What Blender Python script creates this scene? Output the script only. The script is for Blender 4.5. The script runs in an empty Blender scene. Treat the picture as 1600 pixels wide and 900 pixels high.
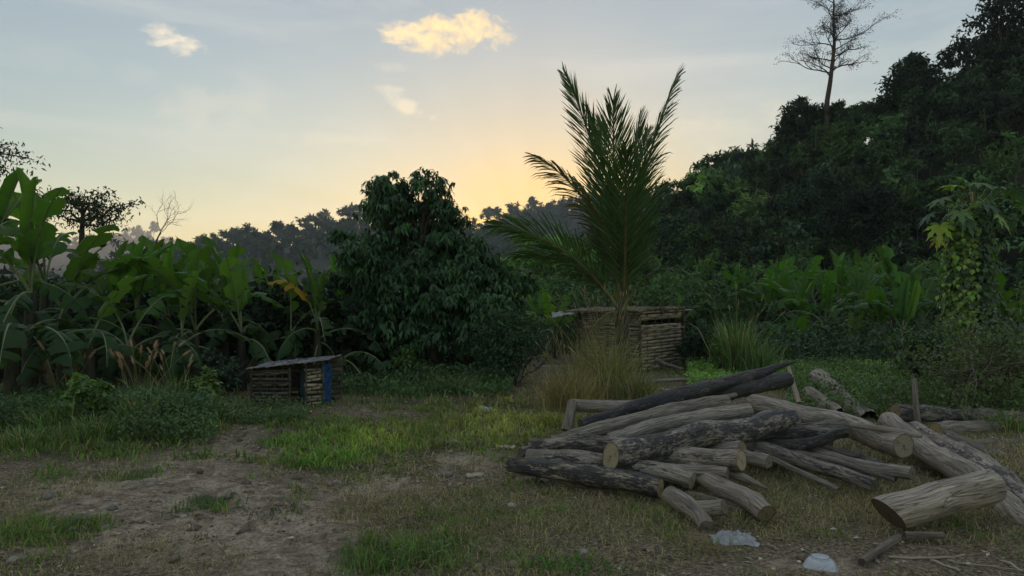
import bpy, math, random
import numpy as np
from mathutils import Vector, Matrix

# ------------------------------------------------------------------ camera, sky, sun, exposure
sc = bpy.context.scene
C = sc.collection
F_PX, CAM_H, PITCH = 1142.0, 1.55, math.radians(1.0)
cam = bpy.data.cameras.new('camera'); cam_o = bpy.data.objects.new('camera', cam); C.objects.link(cam_o)
cam.sensor_width = 36.0; cam.lens = 36.0 * F_PX / 1600.0; cam.clip_start = 0.05; cam.clip_end = 5000
cam_o.location = (0, 0, CAM_H); cam_o.rotation_euler = (math.radians(90) + PITCH, 0, 0)
sc.camera = cam_o
SUN_EL, SUN_AZ = math.radians(3.2), math.radians(1.5)

def P(x, y, Y):
    """world point seen at photo pixel (x, y) at a distance Y north of the camera"""
    u = (x - 800) / F_PX; v = (450 - y) / F_PX
    d = Vector((u, math.cos(PITCH) - v * math.sin(PITCH), math.sin(PITCH) + v * math.cos(PITCH)))
    t = Y / d.y
    return Vector((d.x * t, Y, CAM_H + d.z * t))

def pix(X, Y, Z=0.0):
    """photo pixel of world points (arrays)"""
    dz = Z - CAM_H
    f = Y * math.cos(PITCH) + dz * math.sin(PITCH); up = -Y * math.sin(PITCH) + dz * math.cos(PITCH)
    return 800 + F_PX * X / f, 450 - F_PX * up / f

world = bpy.data.worlds.new('World'); sc.world = world; world.use_nodes = True
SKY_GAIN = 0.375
def build_world():
    nt = world.node_tree; N = nt.nodes; L = nt.links
    bg = N['Background']; bg.inputs[1].default_value = 0.15
    sky = N.new('ShaderNodeTexSky'); sky.sky_type = 'NISHITA'; sky.sun_disc = False
    sky.sun_elevation = SUN_EL; sky.sun_rotation = SUN_AZ
    sky.air_density = 1.0; sky.dust_density = 0.3; sky.ozone_density = 1.3
    tc = N.new('ShaderNodeTexCoord')
    def math_(op, a, b=None, clamp=False):
        n = N.new('ShaderNodeMath'); n.operation = op; n.use_clamp = clamp
        for i, s in enumerate((a, b)):
            if s is None: continue
            if isinstance(s, (int, float)): n.inputs[i].default_value = s
            else: L.new(s, n.inputs[i])
        return n.outputs[0]
    def dot(vec):
        n = N.new('ShaderNodeVectorMath'); n.operation = 'DOT_PRODUCT'
        L.new(tc.outputs['Generated'], n.inputs[0]); n.inputs[1].default_value = vec
        return n.outputs['Value']
    def noise(scale3, detail, dist=0.0, rough=0.6):
        m = N.new('ShaderNodeMapping'); m.inputs['Scale'].default_value = scale3
        L.new(tc.outputs['Generated'], m.inputs['Vector'])
        n = N.new('ShaderNodeTexNoise'); n.inputs['Scale'].default_value = 1.0; n.inputs['Detail'].default_value = detail
        n.inputs['Distortion'].default_value = dist; n.inputs['Roughness'].default_value = rough
        L.new(m.outputs[0], n.inputs['Vector']); return n.outputs[0]
    def mix(fac, a, col):
        m = N.new('ShaderNodeMix'); m.data_type = 'RGBA'
        L.new(fac, m.inputs['Factor']); L.new(a, m.inputs['A']); m.inputs['B'].default_value = (*col, 1)
        return m.outputs['Result']
    # soft compression of the brightest glow round the set sun
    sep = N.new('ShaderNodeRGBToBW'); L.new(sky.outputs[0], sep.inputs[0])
    FLOOR = 1.75                                            # even brightness floor added over the whole dome to light the land
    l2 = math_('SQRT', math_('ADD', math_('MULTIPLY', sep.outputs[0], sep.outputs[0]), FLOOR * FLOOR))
    sky_fill = N.new('ShaderNodeVectorMath'); sky_fill.operation = 'SCALE'; sky_fill.inputs[0].default_value = (1.05, 1.0, 0.93); L.new(math_('SUBTRACT', l2, sep.outputs[0]), sky_fill.inputs['Scale'])
    add = N.new('ShaderNodeVectorMath'); add.operation = 'ADD'; L.new(sky.outputs[0], add.inputs[0]); L.new(sky_fill.outputs[0], add.inputs[1])
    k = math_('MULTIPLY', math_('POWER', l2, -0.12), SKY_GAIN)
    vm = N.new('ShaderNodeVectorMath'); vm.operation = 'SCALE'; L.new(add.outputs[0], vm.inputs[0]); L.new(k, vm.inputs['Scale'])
    tint = N.new('ShaderNodeMix'); tint.data_type = 'RGBA'; tint.blend_type = 'MULTIPLY'; tint.inputs['Factor'].default_value = 1.0
    L.new(vm.outputs[0], tint.inputs['A']); tint.inputs['B'].default_value = (0.975, 0.985, 1.03, 1)
    hs = N.new('ShaderNodeHueSaturation'); hs.inputs['Saturation'].default_value = 1.5; L.new(tint.outputs['Result'], hs.inputs['Color'])
    col = hs.outputs['Color']
    # thin streaks of high cloud all over the sky
    st = noise((2.2, 2.2, 13.0), 6, 0.6)
    f = math_('MULTIPLY', math_('SUBTRACT', st, 0.47, True), 2.6, True)
    col = mix(math_('MULTIPLY', f, 0.5, True), col, (1.75, 1.62, 1.42))
    # small lit evening clouds
    wisp = noise((17, 17, 26), 9, 1.2, 0.62); fine = noise((60, 60, 75), 6, 0.6, 0.6)
    for px, py, sx, sy, rot, op, rgb, ns in (
            (708, 50, 88, 30, -6, 1.0, (5.4, 3.9, 1.9), 1.0), (622, 50, 26, 20, 0, .75, (5.2, 3.9, 2.1), 1.1), (268, 62, 40, 19, 14, .75, (4.6, 3.9, 2.9), 1.1),
            (632, 166, 24, 13, 20, .6, (4.7, 3.9, 2.6), 1.3), (606, 143, 24, 9, 5, .4, (4.4, 3.8, 2.7), 1.4), (682, 187, 15, 7, 25, .5, (4.7, 3.9, 2.6), 1.4),
            (610, 105, 34, 8, 0, .25, (4.0, 3.5, 2.7), 1.4), (340, 172, 90, 34, -10, .22, (4.0, 3.5, 2.6), 1.2), (520, 217, 100, 11, -3, .22, (4.1, 3.6, 2.6), 1.2),
            (1130, 205, 130, 28, -10, .22, (4.6, 3.9, 2.7), 1.2)):
        c = (P(px, py, 100) - Vector((0, 0, CAM_H))).normalized()
        r = c.cross(Vector((0, 0, 1))).normalized(); u = r.cross(c)
        a = math.radians(rot); r2 = r * math.cos(a) - u * math.sin(a); u2 = r * math.sin(a) + u * math.cos(a)
        qa = math_('DIVIDE', dot(r2), sx / F_PX); qb = math_('DIVIDE', dot(u2), sy / F_PX)
        e = math_('SUBTRACT', 1.0, math_('ADD', math_('MULTIPLY', qa, qa), math_('MULTIPLY', qb, qb)))
        nn = math_('ADD', math_('MULTIPLY', math_('SUBTRACT', wisp, 0.5), 4.0 * ns), math_('MULTIPLY', math_('SUBTRACT', fine, 0.5), 2.4 * ns))
        m = math_('MULTIPLY', math_('ADD', e, nn), 0.85, True)
        m = math_('MULTIPLY', m, math_('GREATER_THAN', dot(c), 0.0))
        col = mix(math_('MULTIPLY', m, op, True), col, tuple(v * .45 for v in rgb))
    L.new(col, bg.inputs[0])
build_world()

sun = bpy.data.lights.new('sun', 'SUN'); sun.energy = 2.0; sun.angle = math.radians(0.5); sun.color = (1.0, 0.80, 0.58)
sun_o = bpy.data.objects.new('sun', sun); C.objects.link(sun_o)
to_sun = Vector((math.sin(SUN_AZ) * math.cos(SUN_EL), math.cos(SUN_AZ) * math.cos(SUN_EL), math.sin(SUN_EL)))
sun_o.rotation_euler = to_sun.to_track_quat('Z', 'Y').to_euler(); sun_o.location = (0, 0, 30)

vs = sc.view_settings
vs.view_transform = 'Standard'; vs.look = 'None'; vs.gamma = 1.0; vs.use_curve_mapping = False; vs.exposure = 1.92
sc.render.engine = 'CYCLES'
cy = sc.cycles
cy.use_denoising = True; cy.max_bounces = 5; cy.diffuse_bounces = 3; cy.glossy_bounces = 2; cy.transmission_bounces = 3
cy.transparent_max_bounces = 4; cy.volume_bounces = 0; cy.use_adaptive_sampling = False
cy.sample_clamp_indirect = 4.0; cy.caustics_reflective = False; cy.caustics_refractive = False

# ------------------------------------------------------------------ helpers
def hash2(ix, iy, seed):
    h = (ix * 374761393 + iy * 668265263 + seed * 982451653) & 0xffffffff
    h = ((h ^ (h >> 13)) * 1274126177) & 0xffffffff
    return ((h ^ (h >> 16)) & 0xffffff) / float(0x1000000)
def vnoise(x, y, seed=0):
    x = np.asarray(x, float); y = np.asarray(y, float)
    ix = np.floor(x).astype(np.int64); iy = np.floor(y).astype(np.int64); fx = x - ix; fy = y - iy
    fx = fx * fx * (3 - 2 * fx); fy = fy * fy * (3 - 2 * fy)
    a = hash2(ix, iy, seed); b = hash2(ix + 1, iy, seed); c = hash2(ix, iy + 1, seed); d = hash2(ix + 1, iy + 1, seed)
    return (a + (b - a) * fx) * (1 - fy) + (c + (d - c) * fx) * fy
def fbm(x, y, seed=0, octv=4):
    s = 0; a = 0.5; x = np.asarray(x, float); y = np.asarray(y, float)
    for o in range(octv):
        s = s + a * vnoise(x * 2 ** o, y * 2 ** o, seed + o * 17); a *= 0.5
    return s / (1 - 0.5 ** octv)
def sstep(a, b, x):
    t = np.clip((np.asarray(x, float) - a) / (b - a), 0, 1); return t * t * (3 - 2 * t)

def new_mesh(name, V, faces, mat=None, col=None, uv=None, smooth=True):
    me = bpy.data.meshes.new(name)
    V = np.asarray(V, np.float32); me.vertices.add(len(V)); me.vertices.foreach_set('co', V.ravel())
    faces = [np.asarray(f, np.int32) for f in faces if len(f)]
    loops = np.concatenate([f.ravel() for f in faces]); tot = np.concatenate([np.full(len(f), f.shape[1], np.int32) for f in faces])
    start = np.concatenate([[0], np.cumsum(tot)[:-1]]).astype(np.int32)
    me.loops.add(len(loops)); me.loops.foreach_set('vertex_index', loops)
    me.polygons.add(len(tot)); me.polygons.foreach_set('loop_start', start)
    if smooth: me.polygons.foreach_set('use_smooth', np.ones(len(tot), bool))
    if col is not None:
        col = np.asarray(col, np.float32)
        if col.shape[1] == 3: col = np.concatenate([col, np.ones((len(col), 1), np.float32)], 1)
        a = me.color_attributes.new('col', 'FLOAT_COLOR', 'POINT'); a.data.foreach_set('color', col.ravel())
    if uv is not None:
        a = me.attributes.new('uvp', 'FLOAT2', 'POINT'); a.data.foreach_set('vector', np.asarray(uv, np.float32).ravel())
    me.update(calc_edges=True)
    if mat: me.materials.append(mat)
    return me
def put(name, me, parent=None, loc=(0, 0, 0), rot=(0, 0, 0), scale=(1, 1, 1)):
    o = bpy.data.objects.new(name, me); C.objects.link(o)
    if parent: o.parent = parent
    o.location = loc; o.rotation_euler = rot; o.scale = scale if hasattr(scale, '__len__') else (scale,) * 3
    return o
def tag(o, label=None, cat=None, group=None, kind=None):
    if label: o['label'] = label
    if cat: o['category'] = cat
    if group: o['group'] = group
    if kind: o['kind'] = kind
    return o
def empty(name, loc=(0, 0, 0), rotz=0.0):
    o = bpy.data.objects.new(name, None); C.objects.link(o); o.location = loc; o.rotation_euler = (0, 0, rotz)
    o.empty_display_size = 0.1; return o

class MB:
    """collects pieces of one mesh"""
    def __init__(s): s.V = []; s.F = {3: [], 4: []}; s.C = []; s.U = []; s.n = 0
    def add(s, V, faces, col=None, uv=None):
        V = np.asarray(V, float)
        for f in (faces if isinstance(faces, (list, tuple)) else [faces]):
            f = np.asarray(f)
            if len(f): s.F[f.shape[1]].append(f + s.n)
        s.V.append(V); s.n += len(V)
        if col is None: col = (1, 1, 1)
        col = np.asarray(col, float)
        if col.ndim == 1: col = np.tile(col, (len(V), 1))
        s.C.append(col); s.U.append(np.zeros((len(V), 2)) if uv is None else uv)
        return s
    def mesh(s, name, mat, smooth=True):
        fs = [np.concatenate(s.F[k]) for k in (3, 4) if s.F[k]]
        return new_mesh(name, np.concatenate(s.V), fs, mat, np.concatenate(s.C), np.concatenate(s.U), smooth)
    def put(s, name, mat, parent=None, smooth=True, **k): return put(name, s.mesh(name, mat, smooth), parent, **k)

def frames(pts):
    pts = np.asarray(pts, float); T = np.gradient(pts, axis=0); T /= np.linalg.norm(T, axis=1)[:, None] + 1e-9
    ref = np.array([0, 0, 1.0]) if abs(T[0][2]) < 0.9 else np.array([1.0, 0, 0])
    A = []; a = np.cross(ref, T[0]); a /= np.linalg.norm(a)
    for t in T:
        a = a - t * a.dot(t); a /= np.linalg.norm(a) + 1e-9; A.append(a)
    A = np.array(A); return T, A, np.cross(T, A)
def tube(pts, rad, n=8, cap=False, wob=None):
    pts = np.asarray(pts, float); m = len(pts); T, A, B = frames(pts)
    ang = np.linspace(0, 2 * np.pi, n, endpoint=False); rad = np.broadcast_to(np.asarray(rad, float), (m,))
    R = rad[:, None] * (np.ones((m, n)) if wob is None else wob)
    V = pts[:, None] + R[..., None] * (A[:, None] * np.cos(ang)[None, :, None] + B[:, None] * np.sin(ang)[None, :, None])
    V = V.reshape(-1, 3); i = np.arange(m - 1)[:, None] * n; j = np.arange(n)[None]; j2 = (j + 1) % n
    Q = np.stack([i + j, i + j2, i + n + j2, i + n + j], -1).reshape(-1, 4)
    ln = np.concatenate([[0], np.cumsum(np.linalg.norm(np.diff(pts, axis=0), axis=1))])
    uv = np.stack([np.repeat(ln, n), np.tile(ang, m)], 1); Fs = [Q]
    if cap:
        V = np.concatenate([V, pts[:1], pts[-1:]]); uv = np.concatenate([uv, [[0, 0], [ln[-1], 0]]])
        a = len(V) - 2; jj = np.arange(n); k = (m - 1) * n
        Fs.append(np.concatenate([np.stack([np.full(n, a), (jj + 1) % n, jj], 1), np.stack([np.full(n, a + 1), k + jj, k + (jj + 1) % n], 1)]))
    return V, Fs, uv
def box(sx, sy, sz, c=(0, 0, 0)):
    V = np.array([[x, y, z] for x in (-.5, .5) for y in (-.5, .5) for z in (-.5, .5)]) * (sx, sy, sz) + np.asarray(c)
    return V, np.array([[0, 1, 3, 2], [4, 6, 7, 5], [0, 4, 5, 1], [2, 3, 7, 6], [0, 2, 6, 4], [1, 5, 7, 3]])
def unit(v): return v / (np.linalg.norm(v, axis=-1, keepdims=True) + 1e-9)
def rdirs(rng, n, zlo=-1.0, zhi=1.0):
    z = rng.uniform(zlo, zhi, n); a = rng.uniform(0, 2 * np.pi, n); r = np.sqrt(np.maximum(0, 1 - z * z))
    return np.stack([r * np.cos(a), r * np.sin(a), z], 1)

def leaves(base, d, nrm, ln, wd, col, droop=0.2, fold=0.15, simple=False):
    """folded, drooping leaves; base, d, nrm (n,3); ln, wd (n,)"""
    n = len(base); d = unit(d); s = unit(np.cross(d, nrm)); up = np.cross(s, d)
    ln = np.broadcast_to(ln, (n,))[:, None]; wd = np.broadcast_to(wd, (n,))[:, None] * 0.5
    if simple:
        mid = base + d * ln * 0.45; tip = base + d * ln - up * ln * droop
        V = np.stack([base, mid + s * wd, tip, mid - s * wd], 1)
        k = np.arange(n)[:, None] * 4
        Fs = np.concatenate([k + [[0, 1, 2]], k + [[0, 2, 3]]]); r = 4
    else:
        mid = base + d * ln * 0.45 + up * ln * droop * 0.15; tip = base + d * ln * (1 - 0.3 * droop) - up * ln * droop
        V = np.stack([base, mid + s * wd + up * wd * fold, mid, mid - s * wd + up * wd * fold, tip], 1)
        k = np.arange(n)[:, None] * 5
        Fs = np.concatenate([k + [[0, 1, 2]], k + [[0, 2, 3]], k + [[1, 4, 2]], k + [[2, 4, 3]]]); r = 5
    col = np.asarray(col, float)
    if col.ndim == 1: col = np.tile(col, (n, 1))
    return V.reshape(-1, 3), Fs, np.repeat(col, r, 0)
def blades(base, az, h, lean, wd, col):
    """grass blades of three triangles"""
    n = len(base); d = np.stack([np.cos(az), np.sin(az), np.zeros(n)], 1); s = np.stack([-np.sin(az), np.cos(az), np.zeros(n)], 1)
    tw = np.random.default_rng(n).uniform(-1.3, 1.3, n)[:, None]; s = unit(s * np.cos(tw) + d * np.sin(tw))
    up = np.array([[0, 0, 1.0]]); h = h[:, None]; lean = lean[:, None]; w = np.broadcast_to(wd, (n,))[:, None] * 0.5
    m = base + up * h * 0.55 + d * h * lean * 0.3; t = base + up * h * (1 - 0.35 * np.minimum(lean, 1.6)) + d * h * lean
    V = np.stack([base - s * w, base + s * w, m + s * w * 0.8, m - s * w * 0.8, t], 1).reshape(-1, 3)
    k = np.arange(n)[:, None] * 5
    return V, [k + [[0, 1, 2, 3]], k + [[3, 2, 4]]], np.repeat(col, 5, 0)
def jit(rng, col, n, v=0.25, hue=0.12):
    c = np.tile(np.asarray(col, float), (n, 1)) * (1 + rng.uniform(-v, v, (n, 1))); return np.clip(c * (1 + rng.uniform(-hue, hue, (n, 3))), 0.002, 1)

# ------------------------------------------------------------------ materials
def mat_new(name):
    m = bpy.data.materials.new(name); m.use_nodes = True; nt = m.node_tree
    for n in list(nt.nodes): nt.nodes.remove(n)
    out = nt.nodes.new('ShaderNodeOutputMaterial'); return m, nt, out
class NT:
    def __init__(s, nt): s.nt = nt; s.N = nt.nodes; s.L = nt.links
    def set(s, sock, v):
        if isinstance(v, bpy.types.NodeSocket): s.L.new(v, sock)
        elif isinstance(v, (tuple, list)) and sock.type == 'RGBA' and len(v) == 3: sock.default_value = (*v, 1)
        else: sock.default_value = v
    def node(s, typ, **k):
        n = s.N.new(typ)
        for a, b in k.items(): setattr(n, a, b)
        return n
    def math(s, op, a, b=0.0, clamp=False):
        n = s.node('ShaderNodeMath', operation=op, use_clamp=clamp); s.set(n.inputs[0], a); s.set(n.inputs[1], b); return n.outputs[0]
    def mix(s, f, a, b, mode='MIX'):
        n = s.node('ShaderNodeMix', data_type='RGBA', blend_type=mode); s.set(n.inputs['Factor'], f); s.set(n.inputs['A'], a); s.set(n.inputs['B'], b); return n.outputs['Result']
    def noise(s, vec, scale, detail=4, rough=0.55, dist=0.0, dim=None):
        n = s.node('ShaderNodeTexNoise'); s.L.new(vec, n.inputs['Vector']); n.inputs['Scale'].default_value = scale
        n.inputs['Detail'].default_value = detail; n.inputs['Roughness'].default_value = rough; n.inputs['Distortion'].default_value = dist
        return n.outputs[0]
    def ramp(s, f, lo, hi):
        n = s.node('ShaderNodeMapRange', interpolation_type='SMOOTHSTEP'); s.L.new(f, n.inputs[0]); n.inputs[1].default_value = lo; n.inputs[2].default_value = hi; return n.outputs[0]
    def vscale(s, vec, sc3, loc=None):
        n = s.node('ShaderNodeMapping'); s.L.new(vec, n.inputs['Vector']); n.inputs['Scale'].default_value = sc3
        if loc is not None: s.set(n.inputs['Location'], loc)
        return n.outputs[0]
    def bump(s, h, strength, dist):
        n = s.node('ShaderNodeBump'); s.L.new(h, n.inputs['Height']); n.inputs['Strength'].default_value = strength; n.inputs['Distance'].default_value = dist; return n.outputs[0]

def leaf_material(name, source='attr', transl=0.34, ior=1.4, rough=0.42, stripe=False, warm=(1.25, 1.5, 0.6), gain=1.5):
    m, nt, out = mat_new(name); g = NT(nt)
    if source == 'attr':
        a = g.node('ShaderNodeAttribute', attribute_name='col'); col = a.outputs['Color']
    else:
        oi = g.node('ShaderNodeObjectInfo'); col = oi.outputs['Color']
    col = g.mix(1.0, col, (gain, gain, gain), 'MULTIPLY'); nrm = None
    if stripe:
        u = g.node('ShaderNodeAttribute', attribute_name='uvp').outputs['Vector']
        nz = g.noise(g.vscale(u, (1, 0.08, 1)), 42, 3, 0.6)
        blot = g.noise(g.vscale(u, (3, 2.5, 1)), 1.6, 4)
        col = g.mix(g.math('MULTIPLY', g.ramp(nz, .35, .7), .45), col, g.mix(0.5, col, (1.7, 1.6, 1.2), 'MULTIPLY'))
        col = g.mix(g.math('MULTIPLY', g.ramp(blot, .62, .8), .4), col, (0.11, 0.085, 0.03))
        sx = g.node('ShaderNodeSeparateXYZ'); g.L.new(u, sx.inputs[0]); lat = g.math('ABSOLUTE', sx.outputs[1])
        edge = g.math('ADD', g.math('MULTIPLY', lat, 4.0), g.math('MULTIPLY', g.math('SUBTRACT', blot, .5), 1.6)); col = g.mix(g.math('MULTIPLY', g.ramp(edge, .98, 1.25), .8), col, (0.16, 0.115, 0.055))
        nrm = g.bump(nz, 0.35, 0.01)
    d = g.node('ShaderNodeBsdfDiffuse'); t = g.node('ShaderNodeBsdfTranslucent'); gl = g.node('ShaderNodeBsdfGlossy')
    g.set(d.inputs['Color'], col); g.set(t.inputs['Color'], g.mix(1.0, col, (*warm, 1), 'MULTIPLY')); gl.inputs['Roughness'].default_value = rough
    if nrm is not None:
        for b in (d, gl): g.L.new(nrm, b.inputs['Normal'])
    m1 = g.node('ShaderNodeMixShader'); m1.inputs[0].default_value = transl; g.L.new(d.outputs[0], m1.inputs[1]); g.L.new(t.outputs[0], m1.inputs[2])
    lw = g.node('ShaderNodeLayerWeight'); lw.inputs['Blend'].default_value = 0.5; f0 = ((ior - 1) / (ior + 1)) ** 2
    fr = g.math('ADD', f0, g.math('MULTIPLY', g.math('POWER', lw.outputs['Facing'], 5.0), ior - 1.0), True)
    m2 = g.node('ShaderNodeMixShader'); g.L.new(fr, m2.inputs[0]); g.L.new(m1.outputs[0], m2.inputs[1]); g.L.new(gl.outputs[0], m2.inputs[2])
    g.L.new(m2.outputs[0], out.inputs['Surface']); return m
M_LEAF = leaf_material('leaf')
M_FOREST = leaf_material('forest_leaf', transl=0.25, ior=1.22, rough=0.55)
M_GRASS = leaf_material('grass_blade', transl=0.3, ior=1.25, rough=0.5)
M_BANANA = leaf_material('banana_leaf', 'object', transl=0.45, ior=1.27, rough=0.36, stripe=True, warm=(1.5, 1.7, 0.5))
M_TREELEAF = leaf_material('tree_leaf', transl=0.22, ior=1.38, rough=0.38)

def plain_material(name, col, rough=0.8, var=0.35, scale=8.0, bump=0.3, bdist=0.01, attr=False, spec=0.3, stretch=(1, 1, 1), metallic=0.0):
    m, nt, out = mat_new(name); g = NT(nt); b = g.node('ShaderNodeBsdfPrincipled'); g.L.new(b.outputs[0], out.inputs[0])
    tc = g.node('ShaderNodeTexCoord').outputs['Object']
    oi = g.node('ShaderNodeObjectInfo'); off = g.node('ShaderNodeVectorMath', operation='ADD'); g.L.new(tc, off.inputs[0]); g.L.new(oi.outputs['Random'], off.inputs[1])
    v = g.vscale(off.outputs[0], stretch)
    n1 = g.noise(v, scale, 6, 0.6); n2 = g.noise(v, scale * 5, 4, 0.6)
    base = g.node('ShaderNodeAttribute', attribute_name='col').outputs['Color'] if attr else col
    dark = g.mix(1.0, base, (1 - var, 1 - var, 1 - var), 'MULTIPLY'); lite = g.mix(1.0, base, (1 + var, 1 + var, 1 + var * .9), 'MULTIPLY')
    c = g.mix(g.ramp(n1, .3, .7), dark, lite); c = g.mix(g.math('MULTIPLY', g.ramp(n2, .35, .75), .35), c, dark)
    rv = g.math('ADD', .68, g.math('MULTIPLY', oi.outputs['Random'], .64)); cmb = g.node('ShaderNodeCombineColor')
    for q in range(3): g.L.new(rv, cmb.inputs[q])
    c = g.mix(1.0, c, cmb.outputs[0], 'MULTIPLY')
    g.set(b.inputs['Base Color'], c); b.inputs['Roughness'].default_value = rough; b.inputs['Specular IOR Level'].default_value = spec; b.inputs['Metallic'].default_value = metallic
    h = g.math('ADD', n1, g.math('MULTIPLY', n2, 0.6))
    g.L.new(g.bump(h, bump, bdist), b.inputs['Normal']); return m
M_TRUNK = plain_material('tree_bark', (0.085, 0.07, 0.055), 0.9, 0.4, 9, 0.6, 0.02, stretch=(1, 1, .3))
M_TWIG = plain_material('twig_bark', (0.10, 0.088, 0.07), 0.9, 0.3, 14, 0.3)
M_STEM = plain_material('banana_stem', (0.045, 0.043, 0.028), 0.7, 0.55, 5, 0.5, 0.02, stretch=(3, 3, .5))
M_RIB = plain_material('midrib', (0.17, 0.21, 0.10), 0.5, 0.2, 10, 0.1)
M_PETIOLE = plain_material('frond_rachis', (0.13, 0.135, 0.05), 0.5, 0.3, 6, 0.2)
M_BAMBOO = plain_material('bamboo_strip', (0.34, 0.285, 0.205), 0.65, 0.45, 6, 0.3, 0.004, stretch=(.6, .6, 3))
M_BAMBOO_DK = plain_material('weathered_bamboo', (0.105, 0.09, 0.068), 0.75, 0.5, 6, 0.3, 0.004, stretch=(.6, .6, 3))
M_THATCH = plain_material('thatch', (0.17, 0.14, 0.10), 0.9, 0.5, 9, 0.7, 0.02, stretch=(.5, 2, 1))
M_SHEET = plain_material('grey_roof_sheet', (0.20, 0.20, 0.21), 0.55, 0.45, 5, 0.5, 0.01, stretch=(3, .6, 1))
M_TARP = plain_material('blue_tarp', (0.025, 0.12, 0.34), 0.3, 0.6, 16, 0.9, 0.04, spec=0.5)
M_DARK = plain_material('dark_sack', (0.02, 0.045, 0.05), 0.6, 0.5, 6, 0.4, 0.02)
M_PLASTIC = plain_material('white_plastic', (0.55, 0.57, 0.59), 0.45, 0.25, 14, 0.5, 0.01)
M_ENAMEL = plain_material('white_enamel', (0.74, 0.79, 0.86), 0.25, 0.12, 10, 0.08, 0.002, spec=0.6)
M_STAIN = plain_material('enamel_rim', (0.22, 0.21, 0.18), 0.5, 0.3, 20, 0.1)
M_STONE = plain_material('stone', (0.18, 0.165, 0.14), 0.9, 0.35, 9, 0.7, 0.01)
M_WIRE = plain_material('grey_wire', (0.35, 0.35, 0.34), 0.5, 0.2, 10, 0.1)
M_DRYLEAF = leaf_material('dry_leaf', transl=0.2, ior=1.2, rough=0.6, warm=(1.2, 1.0, .7))

def wood_material():
    """object colour: red = charred share, green = paleness, blue = warmth"""
    m, nt, out = mat_new('log_wood'); g = NT(nt); b = g.node('ShaderNodeBsdfPrincipled'); g.L.new(b.outputs[0], out.inputs[0])
    u = g.node('ShaderNodeAttribute', attribute_name='uvp').outputs['Vector']
    tc = g.node('ShaderNodeTexCoord').outputs['Object']; oi = g.node('ShaderNodeObjectInfo')
    off = g.node('ShaderNodeVectorMath', operation='SCALE'); g.L.new(oi.outputs['Random'], off.inputs['Scale']); off.inputs[0].default_value = (37, 19, 53)
    def o3(v):
        a = g.node('ShaderNodeVectorMath', operation='ADD'); g.L.new(v, a.inputs[0]); g.L.new(off.outputs[0], a.inputs[1]); return a.outputs[0]
    # the grain runs along the log: x of uvp is metres along it, the other coordinates come from the surface
    sepu = g.node('ShaderNodeSeparateXYZ'); g.L.new(u, sepu.inputs[0])
    cx = g.math('COSINE', sepu.outputs[1]); sy = g.math('SINE', sepu.outputs[1])
    cmb = g.node('ShaderNodeCombineXYZ'); g.L.new(sepu.outputs[0], cmb.inputs[0]); g.set(cmb.inputs[1], g.math('MULTIPLY', cx, .1)); g.set(cmb.inputs[2], g.math('MULTIPLY', sy, .1))
    lp = o3(cmb.outputs[0])
    grain = g.noise(g.vscale(lp, (2.2, 30, 30)), 1.8, 6, 0.65, 0.4); fine = g.noise(g.vscale(lp, (8, 95, 95)), 2.0, 4, 0.6)
    crack = g.node('ShaderNodeTexVoronoi', feature='DISTANCE_TO_EDGE'); g.L.new(g.vscale(lp, (1.6, 34, 34)), crack.inputs['Vector']); crack.inputs['Scale'].default_value = 1.6; crack.inputs['Randomness'].default_value = 1.0
    ck = g.ramp(crack.outputs['Distance'], 0.0, 0.05)
    blob = g.noise(g.vscale(lp, (3.5, 9, 9)), 1.2, 7, 0.68, 0.5); flake = g.noise(g.vscale(lp, (14, 40, 40)), 1.6, 5, 0.7)
    sepc = g.node('ShaderNodeSeparateColor'); g.L.new(oi.outputs['Color'], sepc.inputs[0])
    ch, pale, warm = sepc.outputs[0], sepc.outputs[1], sepc.outputs[2]
    c1 = g.mix(pale, (0.18, 0.162, 0.142), (0.68, 0.615, 0.525)); c1 = g.mix(g.math('MULTIPLY', warm, .5), c1, g.mix(1.0, c1, (1.12, .93, .68), 'MULTIPLY'))
    c = g.mix(g.ramp(grain, .32, .68), g.mix(1.0, c1, (.52, .50, .49), 'MULTIPLY'), g.mix(1.0, c1, (1.2, 1.2, 1.19), 'MULTIPLY'))
    dirtn = g.noise(g.vscale(lp, (2.2, 7, 7)), 1.0, 5, 0.6, 0.3); c = g.mix(g.math('MULTIPLY', g.ramp(dirtn, .46, .62), .72), c, g.mix(1.0, c1, (.42, .40, .39), 'MULTIPLY'))
    c = g.mix(g.math('MULTIPLY', g.ramp(fine, .5, .8), .5), c, g.mix(1.0, c1, (.4, .38, .37), 'MULTIPLY'))
    c = g.mix(g.math('MULTIPLY', g.math('SUBTRACT', 1.0, ck), .6), c, (0.018, 0.016, 0.015))
    # charred, flaking skin
    h = g.math('ADD', g.math('MULTIPLY', blob, .55), g.math('MULTIPLY', flake, .45))
    thr = g.math('SUBTRACT', 0.66, g.math('MULTIPLY', ch, 0.30))
    cm = g.math('MULTIPLY', g.math('SUBTRACT', h, thr), 16.0, True)
    cm = g.math('MULTIPLY', cm, g.math('GREATER_THAN', ch, 0.01))
    cc = g.mix(g.ramp(fine, .4, .75), (0.018, 0.018, 0.02), (0.10, 0.098, 0.10))
    c = g.mix(cm, c, cc)
    g.set(b.inputs['Base Color'], c); g.set(b.inputs['Roughness'], g.math('SUBTRACT', 0.68, g.math('MULTIPLY', cm, 0.2))); b.inputs['Specular IOR Level'].default_value = 0.6
    hh = g.math('ADD', g.math('MULTIPLY', grain, .6), g.math('MULTIPLY', fine, .35)); hh = g.math('ADD', hh, g.math('MULTIPLY', ck, .35)); hh = g.math('ADD', hh, g.math('MULTIPLY', cm, .35))
    g.L.new(g.bump(hh, 0.9, 0.022), b.inputs['Normal']); return m
M_WOOD = wood_material()
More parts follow.
